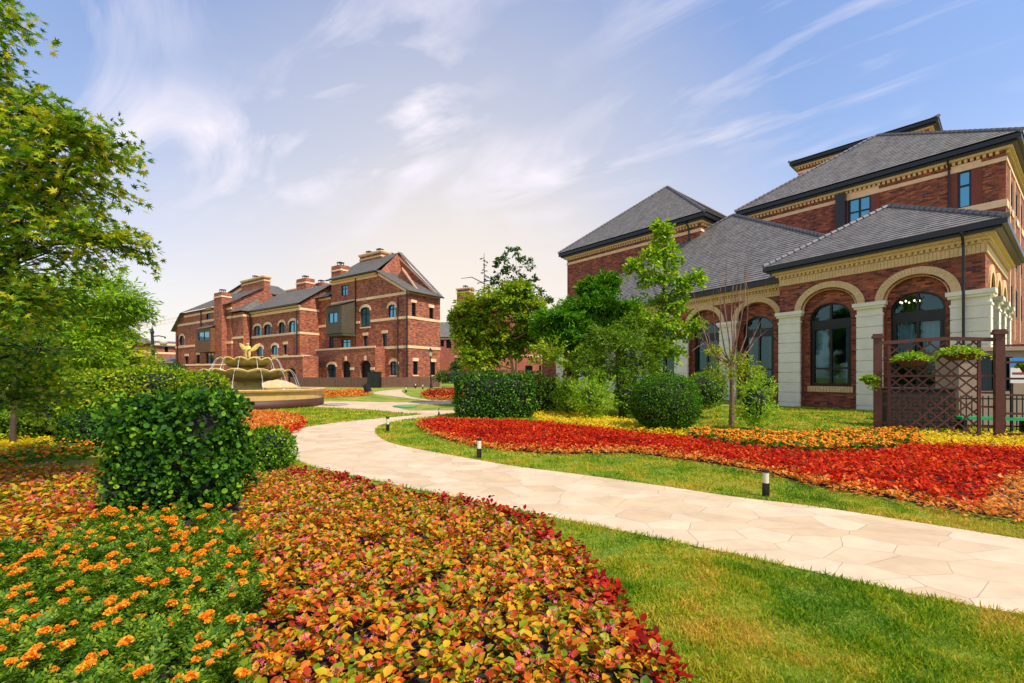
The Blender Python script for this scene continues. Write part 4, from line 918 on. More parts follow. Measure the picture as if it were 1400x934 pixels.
# ---- square tower and the tall block behind
U2 = Vector((.634, -.773, 0)); V2 = Vector((.773, .634, 0))
tw = Frame((15.76, 38, 0), U2, V2)     # a runs negative from the near corner
def upper(fr, a0, a1, b1, ze, apex, openings=(), band=True, bands=()):
    mb = MB(fr); mb.wall(fpt(0), [(a0, 0), (a1, 0), (a1, ze), (a0, ze)], [o for o in openings], .16)
    mb.wall(spt(a1, -1), [(0, 0), (b1, 0), (b1, ze), (0, ze)]); mb.wall(spt(a0, 1), [(0, 0), (b1, 0), (b1, ze), (0, ze)]); mb.wall(fpt(b1), [(a0, 0), (a1, 0), (a1, ze), (a0, ze)])
    mb.build('wall', M['brick'], club)
    cn = MB(fr); sbm = MB(fr); sbm.frame(a0, a1, 0, b1, -.05, .06, ze-.84, ze-.58); sbm.build('stone_band', M['cream'], club); cn.frame(a0, a1, 0, b1, -.05, .3, ze-.16, ze-.01)
    for i in range(int((a1-a0)/.28)): cn.pbox(fpt(0), a0 + i*.28+.05, a0 + i*.28+.2, ze-.36, ze-.162, -.16, .02)
    for i in range(int(b1/.36)): cn.pbox(spt(a1, -1), i*.36+.06, i*.36+.26, ze-.36, ze-.162, -.16, .02)
    for z in bands: cn.frame(a0, a1, 0, b1, -.05, .055, z-.2, z+.2)
    cn.build('cornice', M['yellow'], club)
    gb = MB(fr); gb.frame(a0, a1, 0, b1, -.05, .5, ze, ze+.14); gb.frame(a0, a1, 0, b1, 0, .68, ze+.142, ze+.42); gb.build('gutter', M['gutter'], club)
    o = .72; hip(fr, [(a0-o, -o, ze+.5), (a1+o, -o, ze+.5), (a1+o, b1+o, ze+.5), (a0-o, b1+o, ze+.5)], apex, course=.28)
upper(tw, -15.3, 0, 15, 14.6, (-7.6, 7.2, 21.8))
dp = MB(tw); dp.tube([(-1.0, -.7, 14.7), (-1.0, -.12, 14.2), (-1.0, -.12, 7)], .06, 8); dp.build('downpipe', M['gutter'], club)
D3 = Vector((9.8, -12.6, 0)).normalized(); bigb = Frame((30.4, 28, 0), D3, (-D3.y, D3.x, 0))
def rectpx(fr, x0, y0, x1, y1):
    xm, ym = (x0+x1)/2, (y0+y1)/2
    a0, a1 = fr.front(x0, ym)[0], fr.front(x1, ym)[0]; return (a0, a1, fr.front(xm, y1)[1], fr.front(xm, y0)[1])
w1 = rectpx(bigb, 1159, 268, 1191, 308); w2 = rectpx(bigb, 1309, 233, 1328, 284)
rw = lambda w: [(w[0], w[2]), (w[1], w[2]), (w[1], w[3]), (w[0], w[3])]
upper(bigb, -15.6, 0, 14, 15.75, (-7.6, 5.2, 21.3), [rw(w1), rw(w2)], bands=[])
window(bigb, club, fpt(0), rw(w1), .16, .13, 1, [((w1[2]+w1[3])/2, .1)], 'glass'); window(bigb, club, fpt(0), rw(w2), .16, .11, 0, [(w2[2]*.4 + w2[3]*.6, .12)], 'glass')
tb = MB(bigb); zb = bigb.front(1345, 283)[1]
tb.pbox(fpt(0), -4.2, .0, zb-.22, zb+.22, -.06, .05)
tb.pbox(spt(0, -1), -.055, 14, zb-.22, zb+.22, -.06, .05)
for w_ in (w1, w2): tb.pbox(fpt(0), w_[0]-.3, w_[1]+.45, w_[3]+.03, w_[3]+.42, -.05, .05)
tb.build('stone_band', M['cream'], club)
tr_ = plain('terracotta_render', '#7a3a2c', .8)
for w_ in (w1, w2):
    for s0 in ((w_[0]-.42, w_[0]-.003), (w_[1]+.003, w_[1]+.5)): rs = MB(bigb); rs.pbox(fpt(0), *s0, w_[2]-.02, w_[3]+.02, -.04, .04); rs.build('window_surround', tr_, club)
fl = MB(bigb); fl.pbox(fpt(0), w1[0]-.65, w1[0]-.05, w1[2]-2.5, w1[3]+.4, -.5, -.05); fl.build('flue', M['gutter'], club)
dp = MB(bigb); ap = bigb.front(1298, 270)[0]; dp.tube([(ap, -.7, 15.8), (ap, -.14, 15.2), (ap, -.12, 6)], .06, 8); dp.build('downpipe', M['gutter'], club)
st = MB(bigb)
for b in (1.0, 3.6, 7.0): st = MB(bigb); st.pbox(spt(0, -1), b, b+.28, 4, 14.6, -.1, .05); st.build('pilaster', M['cream'], club)
sw = MB(bigb)
for b in (1.45, 4.3, 7.5):
    for z in (5.5, 8.8, 12): window(bigb, club, spt(0, -1), [(b, z), (b+.9, z), (b+.9, z+2), (b, z+2)], -.02, .1, 0, (), 'glass_dark')
bk = Frame((38.5, 42, 0), (37.9-31.0, 42-49.6, 0), (7.6, 6.9, 0))
upper(bk, -10.6, 0, 10, 24.6, (-5.3, 7, 27))
# ---- brick townhouses beyond the fence
def holepx(fr, x0, y0, x1, y1, rise=0, b=0.0, side=None):
    f = (lambda x, y: fr.front(x, y, b)) if side is None else (lambda x, y: fr.sideb(x, y, side))
    xm, ym = (x0+x1)/2, (y0+y1)/2
    a = sorted((f(x0, ym)[0], f(x1, ym)[0])); z0, z1 = f(xm, y1)[1], f(xm, y0)[1]
    return arch(a[0], a[1], z0, z1 - rise, rise, 8)
def dress(fr, house, pt, poly, glass='glass', bars=1, lint=True, sill=True, arched=False):
    z0, z1 = poly[0][1], max(p[1] for p in poly); a0, a1 = poly[0][0], poly[1][0]
    wn = window(fr, house, pt, poly, .16, .09, 1 if a1-a0 > .9 else 0, [(z0 + (z1-z0)*.66, .08)] if bars else [], glass)
    lb = MB(fr)
    if lint:
        if arched:
            zs = poly[2][1]; c = (a0+a1)/2; r = (a1-a0)/2; h = z1-zs; lb.ring(pt, [(a1+.22, zs-.1)] + [(c+(r+.22)*math.cos(math.pi*i/8), zs+(h+.34)*math.sin(math.pi*i/8)) for i in range(9)] + [(a0-.22, zs-.1)], [(a1, zs-.1)] + [(c+r*math.cos(math.pi*i/8), zs+h*math.sin(math.pi*i/8)) for i in range(9)] + [(a0, zs-.1)], -.05, .02)
        else: lb.pbox(pt, a0-.12, a1+.12, z1+.01, z1+.36, -.05, .02)
    if lb.v: lb.build('lintel', M['cream'], wn)
    if sill: lb = MB(fr); lb.pbox(pt, a0-.1, a1+.1, z0-.16, z0-.01, -.08, .02); lb.build('sill', M['cream'], wn)
def chimney(fr, house, a0, a1, b0, b1, z0, z1, pots=2, flare=True):
    mb = MB(fr); mb.box(a0, a1, b0, b1, z0, z1); ch = mb.build('chimney', M['brick_town'], house)
    cb = MB(fr); cb.frame(a0, a1, b0, b1, -.05, .06, z1-.75, z1-.55)
    if flare: cb.frame(a0, a1, b0, b1, -.05, .10, z1-.26, z1-.14); cb.frame(a0, a1, b0, b1, -.3, .17, z1-.138, z1+.03)
    cb.build('chimney_band', M['cream' if not flare else 'yellow'], ch)
    pb = MB(fr)
    for i in range(pots):
        c = a0 + (a1-a0)*(i+.5)/pots; m = (b0+b1)/2; s = .30
        for x, y in ((c-s, m-s), (c+s-.06, m-s), (c-s, m+s-.06), (c+s-.06, m+s-.06)): pb.box(x, x+.06, y, y+.06, z1+.05, z1+.42)
        pb.box(c-s-.05, c+s+.05, m-s-.05, m+s+.05, z1+.42, z1+.52)
    pb.build('chimney_cap', M['gutter'], ch)
def chpx(fr, house, x0, x1, yt, b, d, z0, pots=1, flare=True):
    a = sorted((fr.front(x0, yt, b)[0], fr.front(x1, yt, b)[0])); chimney(fr, house, a[0], a[1], b, b+d, z0, fr.front((x0+x1)/2, yt, b)[1], pots, flare)
def band(fr, house, segs, name='stone_band'):
    mb = MB(fr)
    for pt, s0, s1, z, h in segs: mb.pbox(pt, s0, s1, z-h/2, z+h/2, -.06, .03)
    return mb.build(name, M['cream'], house)
UA = Vector((-.82, .57, 0)); VA = Vector((.57, .82, 0))
# house A: gabled corner house
fa = Frame((-11.4, 50, .5), UA, VA); ha = thing('townhouse', 'tall brick townhouse with gabled slate roof, boxed olive oriel and black cabinet in front', 'building', fa.o)
F0, S0 = fpt(0), spt(0, 1)
hs = [(holepx(fa, 466.5, 390, 475, 404), 0, 0), (holepx(fa, 493, 420, 505.5, 447, .35), 1, 1), (holepx(fa, 531, 416.5, 541, 435, .3), 1, 1), (holepx(fa, 497, 459, 502.5, 475.5), 1, 0), (holepx(fa, 523, 456, 529, 475), 1, 0), (holepx(fa, 533.5, 494, 543.5, 513, .25), 1, 1), (holepx(fa, 467, 464, 479, 476), 0, 0), (holepx(fa, 450, 460, 456, 478), 0, 0)]
mb = MB(fa)
mb.wall(F0, [(0, -1), (18.2, -1), (18.2, 11.4), (14.2, 11.4), (14.2, 13.3), (5, 13.3), (0, 10.7)], [h for h, _, _ in hs], .16)
ss = [holepx(fa, 563, 414, 568.5, 434, 0, 0, 0.0), holepx(fa, 587, 421, 592.5, 438, 0, 0, 0.0), holepx(fa, 565, 494, 571, 512.5, 0, 0, 0.0), holepx(fa, 589, 495, 595, 513, 0, 0, 0.0)]
mb.wall(S0, [(0, -1), (5, -1), (5, 10.7), (0, 10.7)], ss, .16)
mb.wall(fpt(4.7), [(0, 10.7), (14.2, 10.7), (14.2, 12), (7.0, 16.7)], [], .1)       # upper gable rising behind the lower roof
mb.wall(spt(14.2, -1), [(0, 0), (10, 0), (10, 13.3), (4.9, 16.6), (0, 13.3)], [], .1)
mb.wall(fpt(5.0), [(0, -1), (7, -1), (7, 16.5), (0, 10.6)], [], .1); mb.wall(spt(7, 1), [(5, -1), (9.8, -1), (9.8, 13), (5, 16.8)], [], .1); mb.wall(fpt(9.8), [(7, -1), (18.2, -1), (18.2, 11.4), (7, 13)], [], .1); mb.wall(spt(18.2, -1), [(0, -1), (10, -1), (10, 11.4), (0, 11.4)], [], .1)
mb.prism(fpt(0), [(.6, 10.75), (4.4, 12.9), (3.4, 13.9)], 2.2, 2.5); mb.face([(5.0, .0, 13.2), (6.2, 4.69, 13.7), (7.0, 4.72, 16.85)])
mb.build('wall', M['brick_town'], ha)
for h, li, ar in hs: dress(fa, ha, F0, h, 'glass' if h[1][0]-h[0][0] > .8 else 'glass_dark', lint=li, arched=ar, sill=li)
for h in ss: dress(fa, ha, S0, h, 'glass_dark', bars=0)
rb = MB(fa)
rb.roof((-.5, -.45, 10.45), (-.5, 5.2, 10.45), (6.6, 5.2, 14.15), (5.4, -.45, 13.55), .4)
rb.roof((4.8, -.6, 13.25), (14.6, -.6, 13.25), (14.6, 4.9, 16.95), (7.0, 4.9, 16.95), .4)
rb.roof((14.6, 9.9, 13.0), (7, 9.9, 13.0), (7.0, 4.9, 16.95), (14.6, 4.9, 16.95), .4)
rb.roof((-.3, 4.55, 10.6), (-.3, 5.2, 10.6), (7.0, 5.2, 17.0), (7.0, 4.55, 17.0), .4)
rb.roof((14.1, -.6, 11.3), (18.7, -.6, 11.3), (18.7, 4.4, 14.2), (14.1, 4.4, 14.2), .4)
rb.build('roof', M['slate_town'], ha)
fz = lambda x, y: fa.front(x, y)[1]
b1, b2, b3, b0_ = 4.4, 7.65, 10.35, 12.75
band(fa, ha, [(F0, 0.0, 8.2, b1, .3), (F0, 0.0, fa.front(506.8, 441)[0], b2, .3), (F0, fa.front(492, 441)[0], 9.5, b2, .3), (F0, -.06, 14.2, b3, .3), (F0, 5.2, 14.2, 12.9, .3), (S0, 0, 5, b1, .3), (S0, 0, 5, b2, .3), (S0, 0, 5, 10.45, .28), (F0, 14.3, 18.2, 11.15, .28), (F0, 15.5, 18.2, 7.65, .3)])
vb = MB(fa); 
for p, q, y in (((0, 10.55), (5.0, 13.15), -.07), ((.6, 10.9), (3.4, 14.0), 2.13), ((0, 10.8), (7.0, 16.5), 4.62)):
    vb.hexa([(p[0], y, p[1]-.3), (q[0], y, q[1]-.3), (q[0], y+.06, q[1]-.3), (p[0], y+.06, p[1]-.3), (p[0], y, p[1]), (q[0], y, q[1]), (q[0], y+.06, q[1]), (p[0], y+.06, p[1])])
for p, q in (((3.6, 14.15), (4.3, 13.4)),): pass
vb.build('verge_band', M['cream'], ha)
cb = MB(fa); cb.pbox(F0, 5.2, 14.2, 13.0, 13.22, -.3, .02); cb.build('cornice', M['yellow'], ha)
chpx(fa, ha, 492, 521, 346, 4.2, 1.4, 13, 2); chpx(fa, ha, 453, 466, 363, .6, 1.3, 9, 1, False); chpx(fa, ha, 524, 533, 350, 5.6, 1.2, 13, 1)
# boxed oriel
ob = MB(fa); OD = -2.0; o0, o1 = fa.front(467, 436, OD)[0], fa.front(446, 436, OD)[0]; zo0, zo1 = fa.front(457, 456, OD)[1], fa.front(457, 418, OD)[1]
wo = holepx(fa, 449, 427, 461.5, 442, 0, OD)
ob.wall(fpt(OD), [(o0, zo0), (o1, zo0), (o1, zo1), (o0, zo1)], [wo], .12); ob.wall(spt(o0, 1), [(OD, zo0), (0, zo0), (0, zo1+.7), (OD, zo1)]); ob.wall(spt(o1, -1), [(OD, zo0), (0, zo0), (0, zo1+.7), (OD, zo1)])
ob.face([(o0, OD, zo0), (o1, OD, zo0), (o1, 0, zo0), (o0, 0, zo0)]); ob.box(o0-.1, o1+.1, OD+.1, -.01, zo0-.3, zo0-.05)
ol = ob.build('oriel', M['cladding_grey'], ha)
orf = MB(fa); orf.roof((o0-.15, OD-.2, zo1), (o1+.15, OD-.2, zo1), (o1+.15, .0, zo1+.8), (o0-.15, .0, zo1+.8), .4); orf.build('oriel_roof', M['slate_town'], ol)
window(fa, ol, fpt(OD), wo, .1, .1, 1, (), 'glass', 'oriel_window')
# ground floor porch with arches
p0, p1 = fa.front(513, 490, -1.4)[0], fa.front(432, 490, -1.4)[0]; zp = fa.front(470, 476.5, -1.4)[1]
ph = [holepx(fa, 467, 493.5, 479, 524, .5, -1.4), holepx(fa, 492, 493, 507, 524, .6, -1.4), holepx(fa, 448, 498, 459, 518, .25, -1.4)]
pb = MB(fa); pb.wall(fpt(-1.4), [(p0, -1), (p1, -1), (p1, zp), (p0, zp)], ph, .35); pb.wall(spt(p0, 1), [(-1.4, -1), (0, -1), (0, zp), (-1.4, zp)]); pb.wall(spt(p1, -1), [(-1.4, -1), (0, -1), (0, zp), (-1.4, zp)]); pb.face([(p0, -1.4, zp), (p1, -1.4, zp), (p1, 0, zp), (p0, 0, zp)])
po = pb.build('porch', M['brick_town'], ha); db = MB(fa); db.pbox(fpt(-1.4), p0+.1, p1-.1, -.9, zp-.2, .5, .55); db.build('doorway', M['interior'], po)
dress(fa, po, fpt(-1.4), ph[2], 'glass', arched=1); band(fa, po, [(fpt(-1.4), p0-.05, p1+.05, zp, .22)])
kb = MB(fa)
for h in ph[:2]: c = (h[0][0]+h[1][0])/2; zt = max(q[1] for q in h); kb.pbox(fpt(-1.4), c-.18, c+.18, zt+.02, zt+.55, -.06, .02); kb.pbox(fpt(-1.4), h[0][0]-.7, h[0][0]-.01, zt-1.1, zt-.8, -.08, .02)
kb.build('keystone', M['cream'], po)
dpb = MB(fa)
for x, zt in ((487, 13.2), (545, 10), (557.3, 10.6)): a = fa.front(x, 450)[0]; dpb.tube([(a, -.12, zt), (a, -.12, 0)], .07, 6)
dpb.build('downpipe', M['gutter'], ha)
gb = MB(fa); gb.pbox(F0, 4.9, 14.5, 13.22, 13.36, -.68, -.5); gb.build('gutter', M['gutter'], ha); gb = MB(fa); gb.pbox(S0, -.4, 5.1, 10.34, 10.46, -.6, -.45); gb.build('gutter', M['gutter'], ha)
# house B: middle of the row
fb = Frame((-26.8, 57.5, .5), UA, VA); hb_ = thing('townhouse', 'lower brick townhouse with four arched upper windows and small corner turret', 'building', fb.o)
hs = [(holepx(fb, 347, 445.5, 357, 461, .35), 'glass'), (holepx(fb, 361, 443.5, 371, 459, .35), 'glass_dark'), (holepx(fb, 381, 440.5, 389.5, 456, .35), 'glass_dark'), (holepx(fb, 395, 438.5, 406, 455, .35), 'glass'), (holepx(fb, 351, 474, 359.5, 487, .3), 'glass'), (holepx(fb, 371.5, 472, 380, 485, .3), 'glass'), (holepx(fb, 388, 471, 392.5, 485, 0), 'glass_dark')]
mb = MB(fb); mb.wall(F0, [(0, -1), (12.6, -1), (12.6, 10.3), (0, 10.3)], [h for h, _ in hs], .16)
mb.wall(S0, [(0, -1), (9, -1), (9, 10.3), (4.5, 13.4), (0, 10.3)]); mb.wall(spt(12.6, -1), [(0, -1), (9, -1), (9, 10.3), (4.5, 13.4), (0, 10.3)])
mb.box(12.6, 18.4, -1.0, 5, -1, 10.2)
mb.box(-1.5, 16, 6.5, 11, 9, 13.2)
mb.build('wall', M['brick_town'], hb_)
for h, gl_ in hs: dress(fb, hb_, F0, h, gl_, arched=len(h) > 5, bars=0)
rb = MB(fb); rb.roof((-.4, -.6, 10.2), (13.2, -.6, 10.2), (13.2, 4.5, 13.6), (-.4, 4.5, 13.6), .4); rb.roof((13.2, 9.5, 10.2), (-.4, 9.5, 10.2), (-.4, 4.5, 13.6), (13.2, 4.5, 13.6), .4)
tcx, tcy = 15.5, 2.0
q = [(12.2, -1.5, 10.3), (18.9, -1.5, 10.3), (18.9, 5.5, 10.3), (12.2, 5.5, 10.3)]
for i in range(4): rb.roof(q[i], q[(i+1) % 4], (tcx, tcy, 12.6), (tcx, tcy, 12.6), .35)
for a0 in (1.5, 6.5):                          # back gables with slate valleys
    rb.roof((a0-2.2, 6.0, 12.2), (a0-2.2, 9, 12.2), (a0, 9, 14.3), (a0, 6.0, 14.3), .4); rb.roof((a0+2.2, 6.0, 12.2), (a0+2.2, 9, 12.2), (a0, 9, 14.3), (a0, 6.0, 14.3), .4)
rb.build('roof', M['slate_town'], hb_)
gbb = MB(fb)
for a0 in (1.5, 6.5): gbb.face([(a0-2, 6.2, 12.2), (a0+2, 6.2, 12.2), (a0, 6.2, 14.1)])
gbb.build('gable', M['brick_town'], hb_)
cb = MB(fb); cb.pbox(F0, -.05, 12.55, 9.5, 9.85, -.06, .02); cb.pbox(F0, -.05, 12.55, 9.95, 10.15, -.25, .02); cb.frame(-1.5, 16, 6.5, 11, -.1, .2, 13.0, 13.3); cb.frame(12.6, 18.4, -1, 5, -.05, .08, 9.55, 9.85); cb.build('cornice', M['cream'], hb_)
bz1, bz2 = fb.front(410, 455)[1], fb.front(410, 486.5)[1]
band(fb, hb_, [(F0, -.06, 12.6, bz1, .3), (fpt(-1.0), 12.6, 18.4, bz1, .3), (S0, 0, 6, bz1, .3), (S0, 0, 6, bz2, .28), (S0, 0, 6, 9.7, .28)])
chpx(fb, hb_, 405, 418, 381, 5.0, 1.4, 9, 1, False); chpx(fb, hb_, 427, 440, 387, 7.0, 1.4, 9, 1, False); chpx(fb, hb_, 392, 405, 396, 7, 1.3, 9, 0); chpx(fb, hb_, 416, 436, 391, 7.6, 1.3, 9, 0); chpx(fb, hb_, 377, 389, 410, 3.6, 1.3, 9, 0, False); chpx(fb, hb_, 353, 374, 403, 8, 1.5, 9, 0)
# porch of B
p0, p1 = fb.front(414, 500, -2.0)[0], fb.front(372, 500, -2.0)[0]; zp = fb.front(392, 487.5, -2.0)[1]; ph = [holepx(fb, 391.5, 503, 404, 532, .5, -2.0)]
pb = MB(fb); pb.wall(fpt(-2.0), [(p0, -1), (p1, -1), (p1, zp), (p0, zp)], ph, .4); pb.wall(spt(p0, 1), [(-2, -1), (0, -1), (0, zp), (-2, zp)]); pb.wall(spt(p1, -1), [(-2, -1), (0, -1), (0, zp), (-2, zp)]); pb.face([(p0, -2, zp), (p1, -2, zp), (p1, 0, zp), (p0, 0, zp)])
po = pb.build('porch', M['brick_town'], hb_); db = MB(fb); db.pbox(fpt(-2.0), p0+.1, p1-.1, -.9, zp-.2, .5, .55); db.build('doorway', M['interior'], po); band(fb, po, [(fpt(-2.0), p0-.05, p1+.05, zp, .22)])
dpb = MB(fb); dpb.tube([(.5, -.14, 9.5), (.5, -.14, 0)], .08, 6); dpb.tube([(12.35, -.3, 10), (12.35, -.14, 9), (12.35, -.14, 0)], .07, 6); dpb.build('downpipe', M['gutter'], hb_)
gb = MB(fb); gb.pbox(F0, -.4, 13.1, 10.16, 10.3, -.7, -.5); gb.build('gutter', M['gutter'], hb_)
# house C: far end of the row
fc = Frame((-40.4, 65.5, .5), UA, VA); hc = thing('townhouse', 'end brick townhouse with timber clad oriel box and broad chimney stack', 'building', fc.o)
hs = [(holepx(fc, 282, 424, 288.5, 437), 0, 'glass_dark'), (holepx(fc, 245.5, 459, 252, 472.5, .4), 1, 'glass_dark'), (holepx(fc, 253, 487, 257.5, 498), 0, 'glass_dark'), (holepx(fc, 269, 485, 273, 497), 0, 'glass_dark'), (holepx(fc, 282, 482.5, 292, 497), 0, 'glass')]
aL = fc.front(240, 480)[0]
mb = MB(fc); mb.wall(F0, [(0, -1), (aL, -1), (aL, fc.front(240, 449)[1]), (fc.front(252, 424)[0], 11.6), (0, 11.6)], [h for h, _, _ in hs], .16); mb.wall(S0, [(0, -1), (9, -1), (9, 11.6), (4.5, 14.6), (0, 11.6)]); mb.wall(spt(aL, -1), [(0, -1), (9, -1), (9, 8.8), (0, 8.8)])
GB = 5.6; gq = [fc.front(x, y, GB) for x, y in ((300, 410), (338, 386), (364, 402))]; mb.prism(fpt(0), [(gq[0][0], 8), (gq[2][0], 8), gq[2], gq[1], gq[0]], GB, GB + .4)
mb.build('wall', M['brick_town'], hc)
for h, ar, gl_ in hs: dress(fc, hc, F0, h, gl_, arched=ar, bars=0, lint=(gl_ != 'glass'))
rb = MB(fc); aK = fc.front(252, 424)[0]
rb.roof((-.4, -.6, 11.5), (aK, -.6, 11.5), (aK-3, 4.5, 14.7), (-.4, 4.5, 14.7), .4); rb.roof((aL+.4, -.6, 8.7), (aL+.4, 9, 8.7), (aK-1, 9, 12.6), (aK, -.6, 11.55), .4)
gp = lambda q, b, dz=.12: (q[0], b, q[1] + dz)
rb.roof(gp(gq[0], GB-.3), gp(gq[0], GB+5), gp(gq[1], GB+5), gp(gq[1], GB-.3), .4); rb.roof(gp(gq[2], GB+5), gp(gq[2], GB-.3), gp(gq[1], GB-.3), gp(gq[1], GB+5), .4); rb.build('roof', M['slate_town'], hc)
vb = MB(fc); vb.hexa([gp(q, b, d) for d in (-.75, -.3) for q, b in ((gq[0], GB-.07), (gq[1], GB-.07), (gq[1], GB-.004), (gq[0], GB-.004))]); vb.build('verge_band', M['cream'], hc)
z2, z3, z1 = fc.front(270, 441)[1], fc.front(252, 474)[1], fc.front(280, 422)[1]
band(fc, hc, [(F0, -.06, aL, z2, .34), (F0, fc.front(266, 474)[0], aL, z3, .34), (F0, -.06, aK, 10.95, .3), (S0, 0, 6, z2, .34), (S0, 0, 6, z3, .34), (F0, -.06, 2.6, z3, .34)])
chpx(fc, hc, 330, 361, 381, 4.6, .95, 8, 1); chpx(fc, hc, 292.5, 303, 400, -.7, 1.3, -1, 1, False)
ob = MB(fc); o0, o1 = fc.front(288, 460, -1.3)[0], fc.front(268, 460, -1.3)[0]; zo0, zo1 = fc.front(280, 479, -1.3)[1], fc.front(280, 449, -1.3)[1]; wo = holepx(fc, 271, 453, 286, 466.5, 0, -1.3)
ob.wall(fpt(-1.3), [(o0, zo0), (o1, zo0), (o1, zo1), (o0, zo1)], [wo], .12); ob.wall(spt(o0, 1), [(-1.3, zo0), (0, zo0), (0, zo1), (-1.3, zo1)]); ob.wall(spt(o1, -1), [(-1.3, zo0), (0, zo0), (0, zo1), (-1.3, zo1)]); ob.box(o0-.2, o1+.2, -1.45, -.01, zo0-.25, zo0-.01)
ol = ob.build('oriel', M['cladding'], hc); orf = MB(fc); orf.roof((o0-.15, -1.5, zo1), (o1+.15, -1.5, zo1), (o1+.15, 0, zo1+.7), (o0-.15, 0, zo1+.7), .4); orf.build('oriel_roof', M['slate_town'], ol); window(fc, ol, fpt(-1.3), wo, .1, .12, 1, (), 'glass', 'oriel_window')
dpb = MB(fc)
for x in (244, 276): a = fc.front(x, 450)[0]; dpb.tube([(a, -.14, 11.4 if x > 250 else 8), (a, -.14, 5 if x > 250 else 0)], .08, 6)
dpb.build('downpipe', M['gutter'], hc)
# brick garden wall in front of house C
gw = thing('garden_wall', 'low brick garden wall with pale coping in front of the end townhouse', 'wall', (-36, 60, .5))
ga, gb_ = P(222, 515, 62), P(322, 515, 57); gv = Vector((gb_.x-ga.x, gb_.y-ga.y, 0)); fw_ = Frame((ga.x, ga.y, .5), gv, (-gv.y, gv.x, 0)); Lw = gv.length
mb = MB(fw_); mb.box(0, Lw, 0, .35, -.5, 2.55); mb.build('wall', M['brick_town'], gw); mb = MB(fw_); mb.box(-.05, Lw+.05, -.06, .41, 2.55, 2.72); mb.build('coping', M['cream'], gw)
# ---- distant houses
def far_house(label, x0, x1, ye, yr, Y, depth=9, skew=0, chim=(), wins=(), bands=(), roofm='slate_town', gable=False):
    a, b = P(x0, ye, Y), P(x1, ye, Y + skew); v = Vector((b.x-a.x, b.y-a.y, 0)); fr = Frame((a.x, a.y, .5), v, (-v.y, v.x, 0)); L_ = v.length; ze = a.z - .5; zr = P(x0, yr, Y).z - .5
    h = thing('far_house', label, 'building', fr.o); mb = MB(fr); hl = [holepx(fr, *w_) for w_ in wins]
    mb.wall(F0, [(0, -1), (L_, -1), (L_, ze), (0, ze)], hl, .16); mb.wall(S0, [(0, -1), (depth, -1), (depth, ze), (depth/2, zr), (0, ze)]); mb.wall(spt(L_, -1), [(0, -1), (depth, -1), (depth, ze), (depth/2, zr), (0, ze)]); mb.wall(fpt(depth), [(0, -1), (L_, -1), (L_, ze), (0, ze)]); mb.build('wall', M['brick_far'], h)
    for q in hl: window(fr, h, F0, q, .16, .1, 0, (), 'glass_dark')
    rb = MB(fr); rb.roof((-.4, -.5, ze), (L_+.4, -.5, ze), (L_+.4, depth/2, zr), (-.4, depth/2, zr), .5); rb.roof((L_+.4, depth+.5, ze), (-.4, depth+.5, ze), (-.4, depth/2, zr), (L_+.4, depth/2, zr), .5); rb.build('roof', M[roofm], h)
    if bands: band(fr, h, [(F0, 0, L_, fr.front((x0+x1)/2, y)[1], .4) for y in bands])
    for c0, c1, yt in chim: k = fr.front(c0, yt, depth/2)[0]; chimney(fr, h, k, fr.front(c1, yt, depth/2)[0], depth/2-.7, depth/2+.7, ze, fr.front(c0, yt, depth/2)[1], 1)
    return h
far_house('distant brick house with pale bands glimpsed behind the smaller feathery maple', 150, 207, 466, 449, 70, 9, 6, (), [(160, 485, 165, 497), (176, 485, 181, 497)], (480, 508))
far_house('distant low brick house with grey lean roof behind the lamp globe', 207, 247, 473, 464, 95, 8, 4, (), [(225, 474, 230, 482)], (471, 483))
far_house('distant garage roof of pale slate beside the end townhouse', 214, 243, 497, 486, 78, 8, 0)
far_house('distant brick tower house with slate roof half hidden by the broad maple', 621.5, 668, 419, 404, 72, 10, -3, [(628, 645, 396)], [(626, 488, 630, 500)], (425, 461, 487))
far_house('distant house with curved grey slate roof seen in the gap between buildings', 599, 640, 461, 436, 98, 12, 0, (), [(602, 465, 607, 474), (610, 464, 617, 476)], (463,))
far_house('distant long low brick house with arched windows behind the centre trees', 668, 800, 470, 428, 76, 12, 4, (), [(718, 500, 728, 512), (737, 500, 740, 512), (752, 500, 756, 512), (690, 500, 698, 512)], (487,))
# tower crane far behind
cr = thing('tower_crane', 'pale tower crane arm far behind the distant houses', 'crane', P(180, 515, 260) - Vector((0, 0, P(180, 515, 260).z)))
mb = MB()
def lattice(a, b, w, k):
    a, b = Vector(a), Vector(b); d = (b-a).normalized(); s = d.cross(Vector((0, 1, 0))).normalized()*w; o = Vector((0, w, 0))
    for q in (s, -s): mb.tube([a+q, b+q], w*.12, 4)
    for i in range(k): p = a.lerp(b, i/k); r = a.lerp(b, (i+1)/k); mb.tube([p + (s if i % 2 else -s), r + (-s if i % 2 else s)], w*.09, 3)
lattice(P(180, 450, 260), P(272, 430, 265), 1.0, 34); mb.build('jib', M['crane'], cr); mb = MB(); lattice(P(180, 515, 260) - Vector((0, 0, 2)), P(180, 440, 260), 1.0, 24); mb.build('mast', M['crane'], cr)
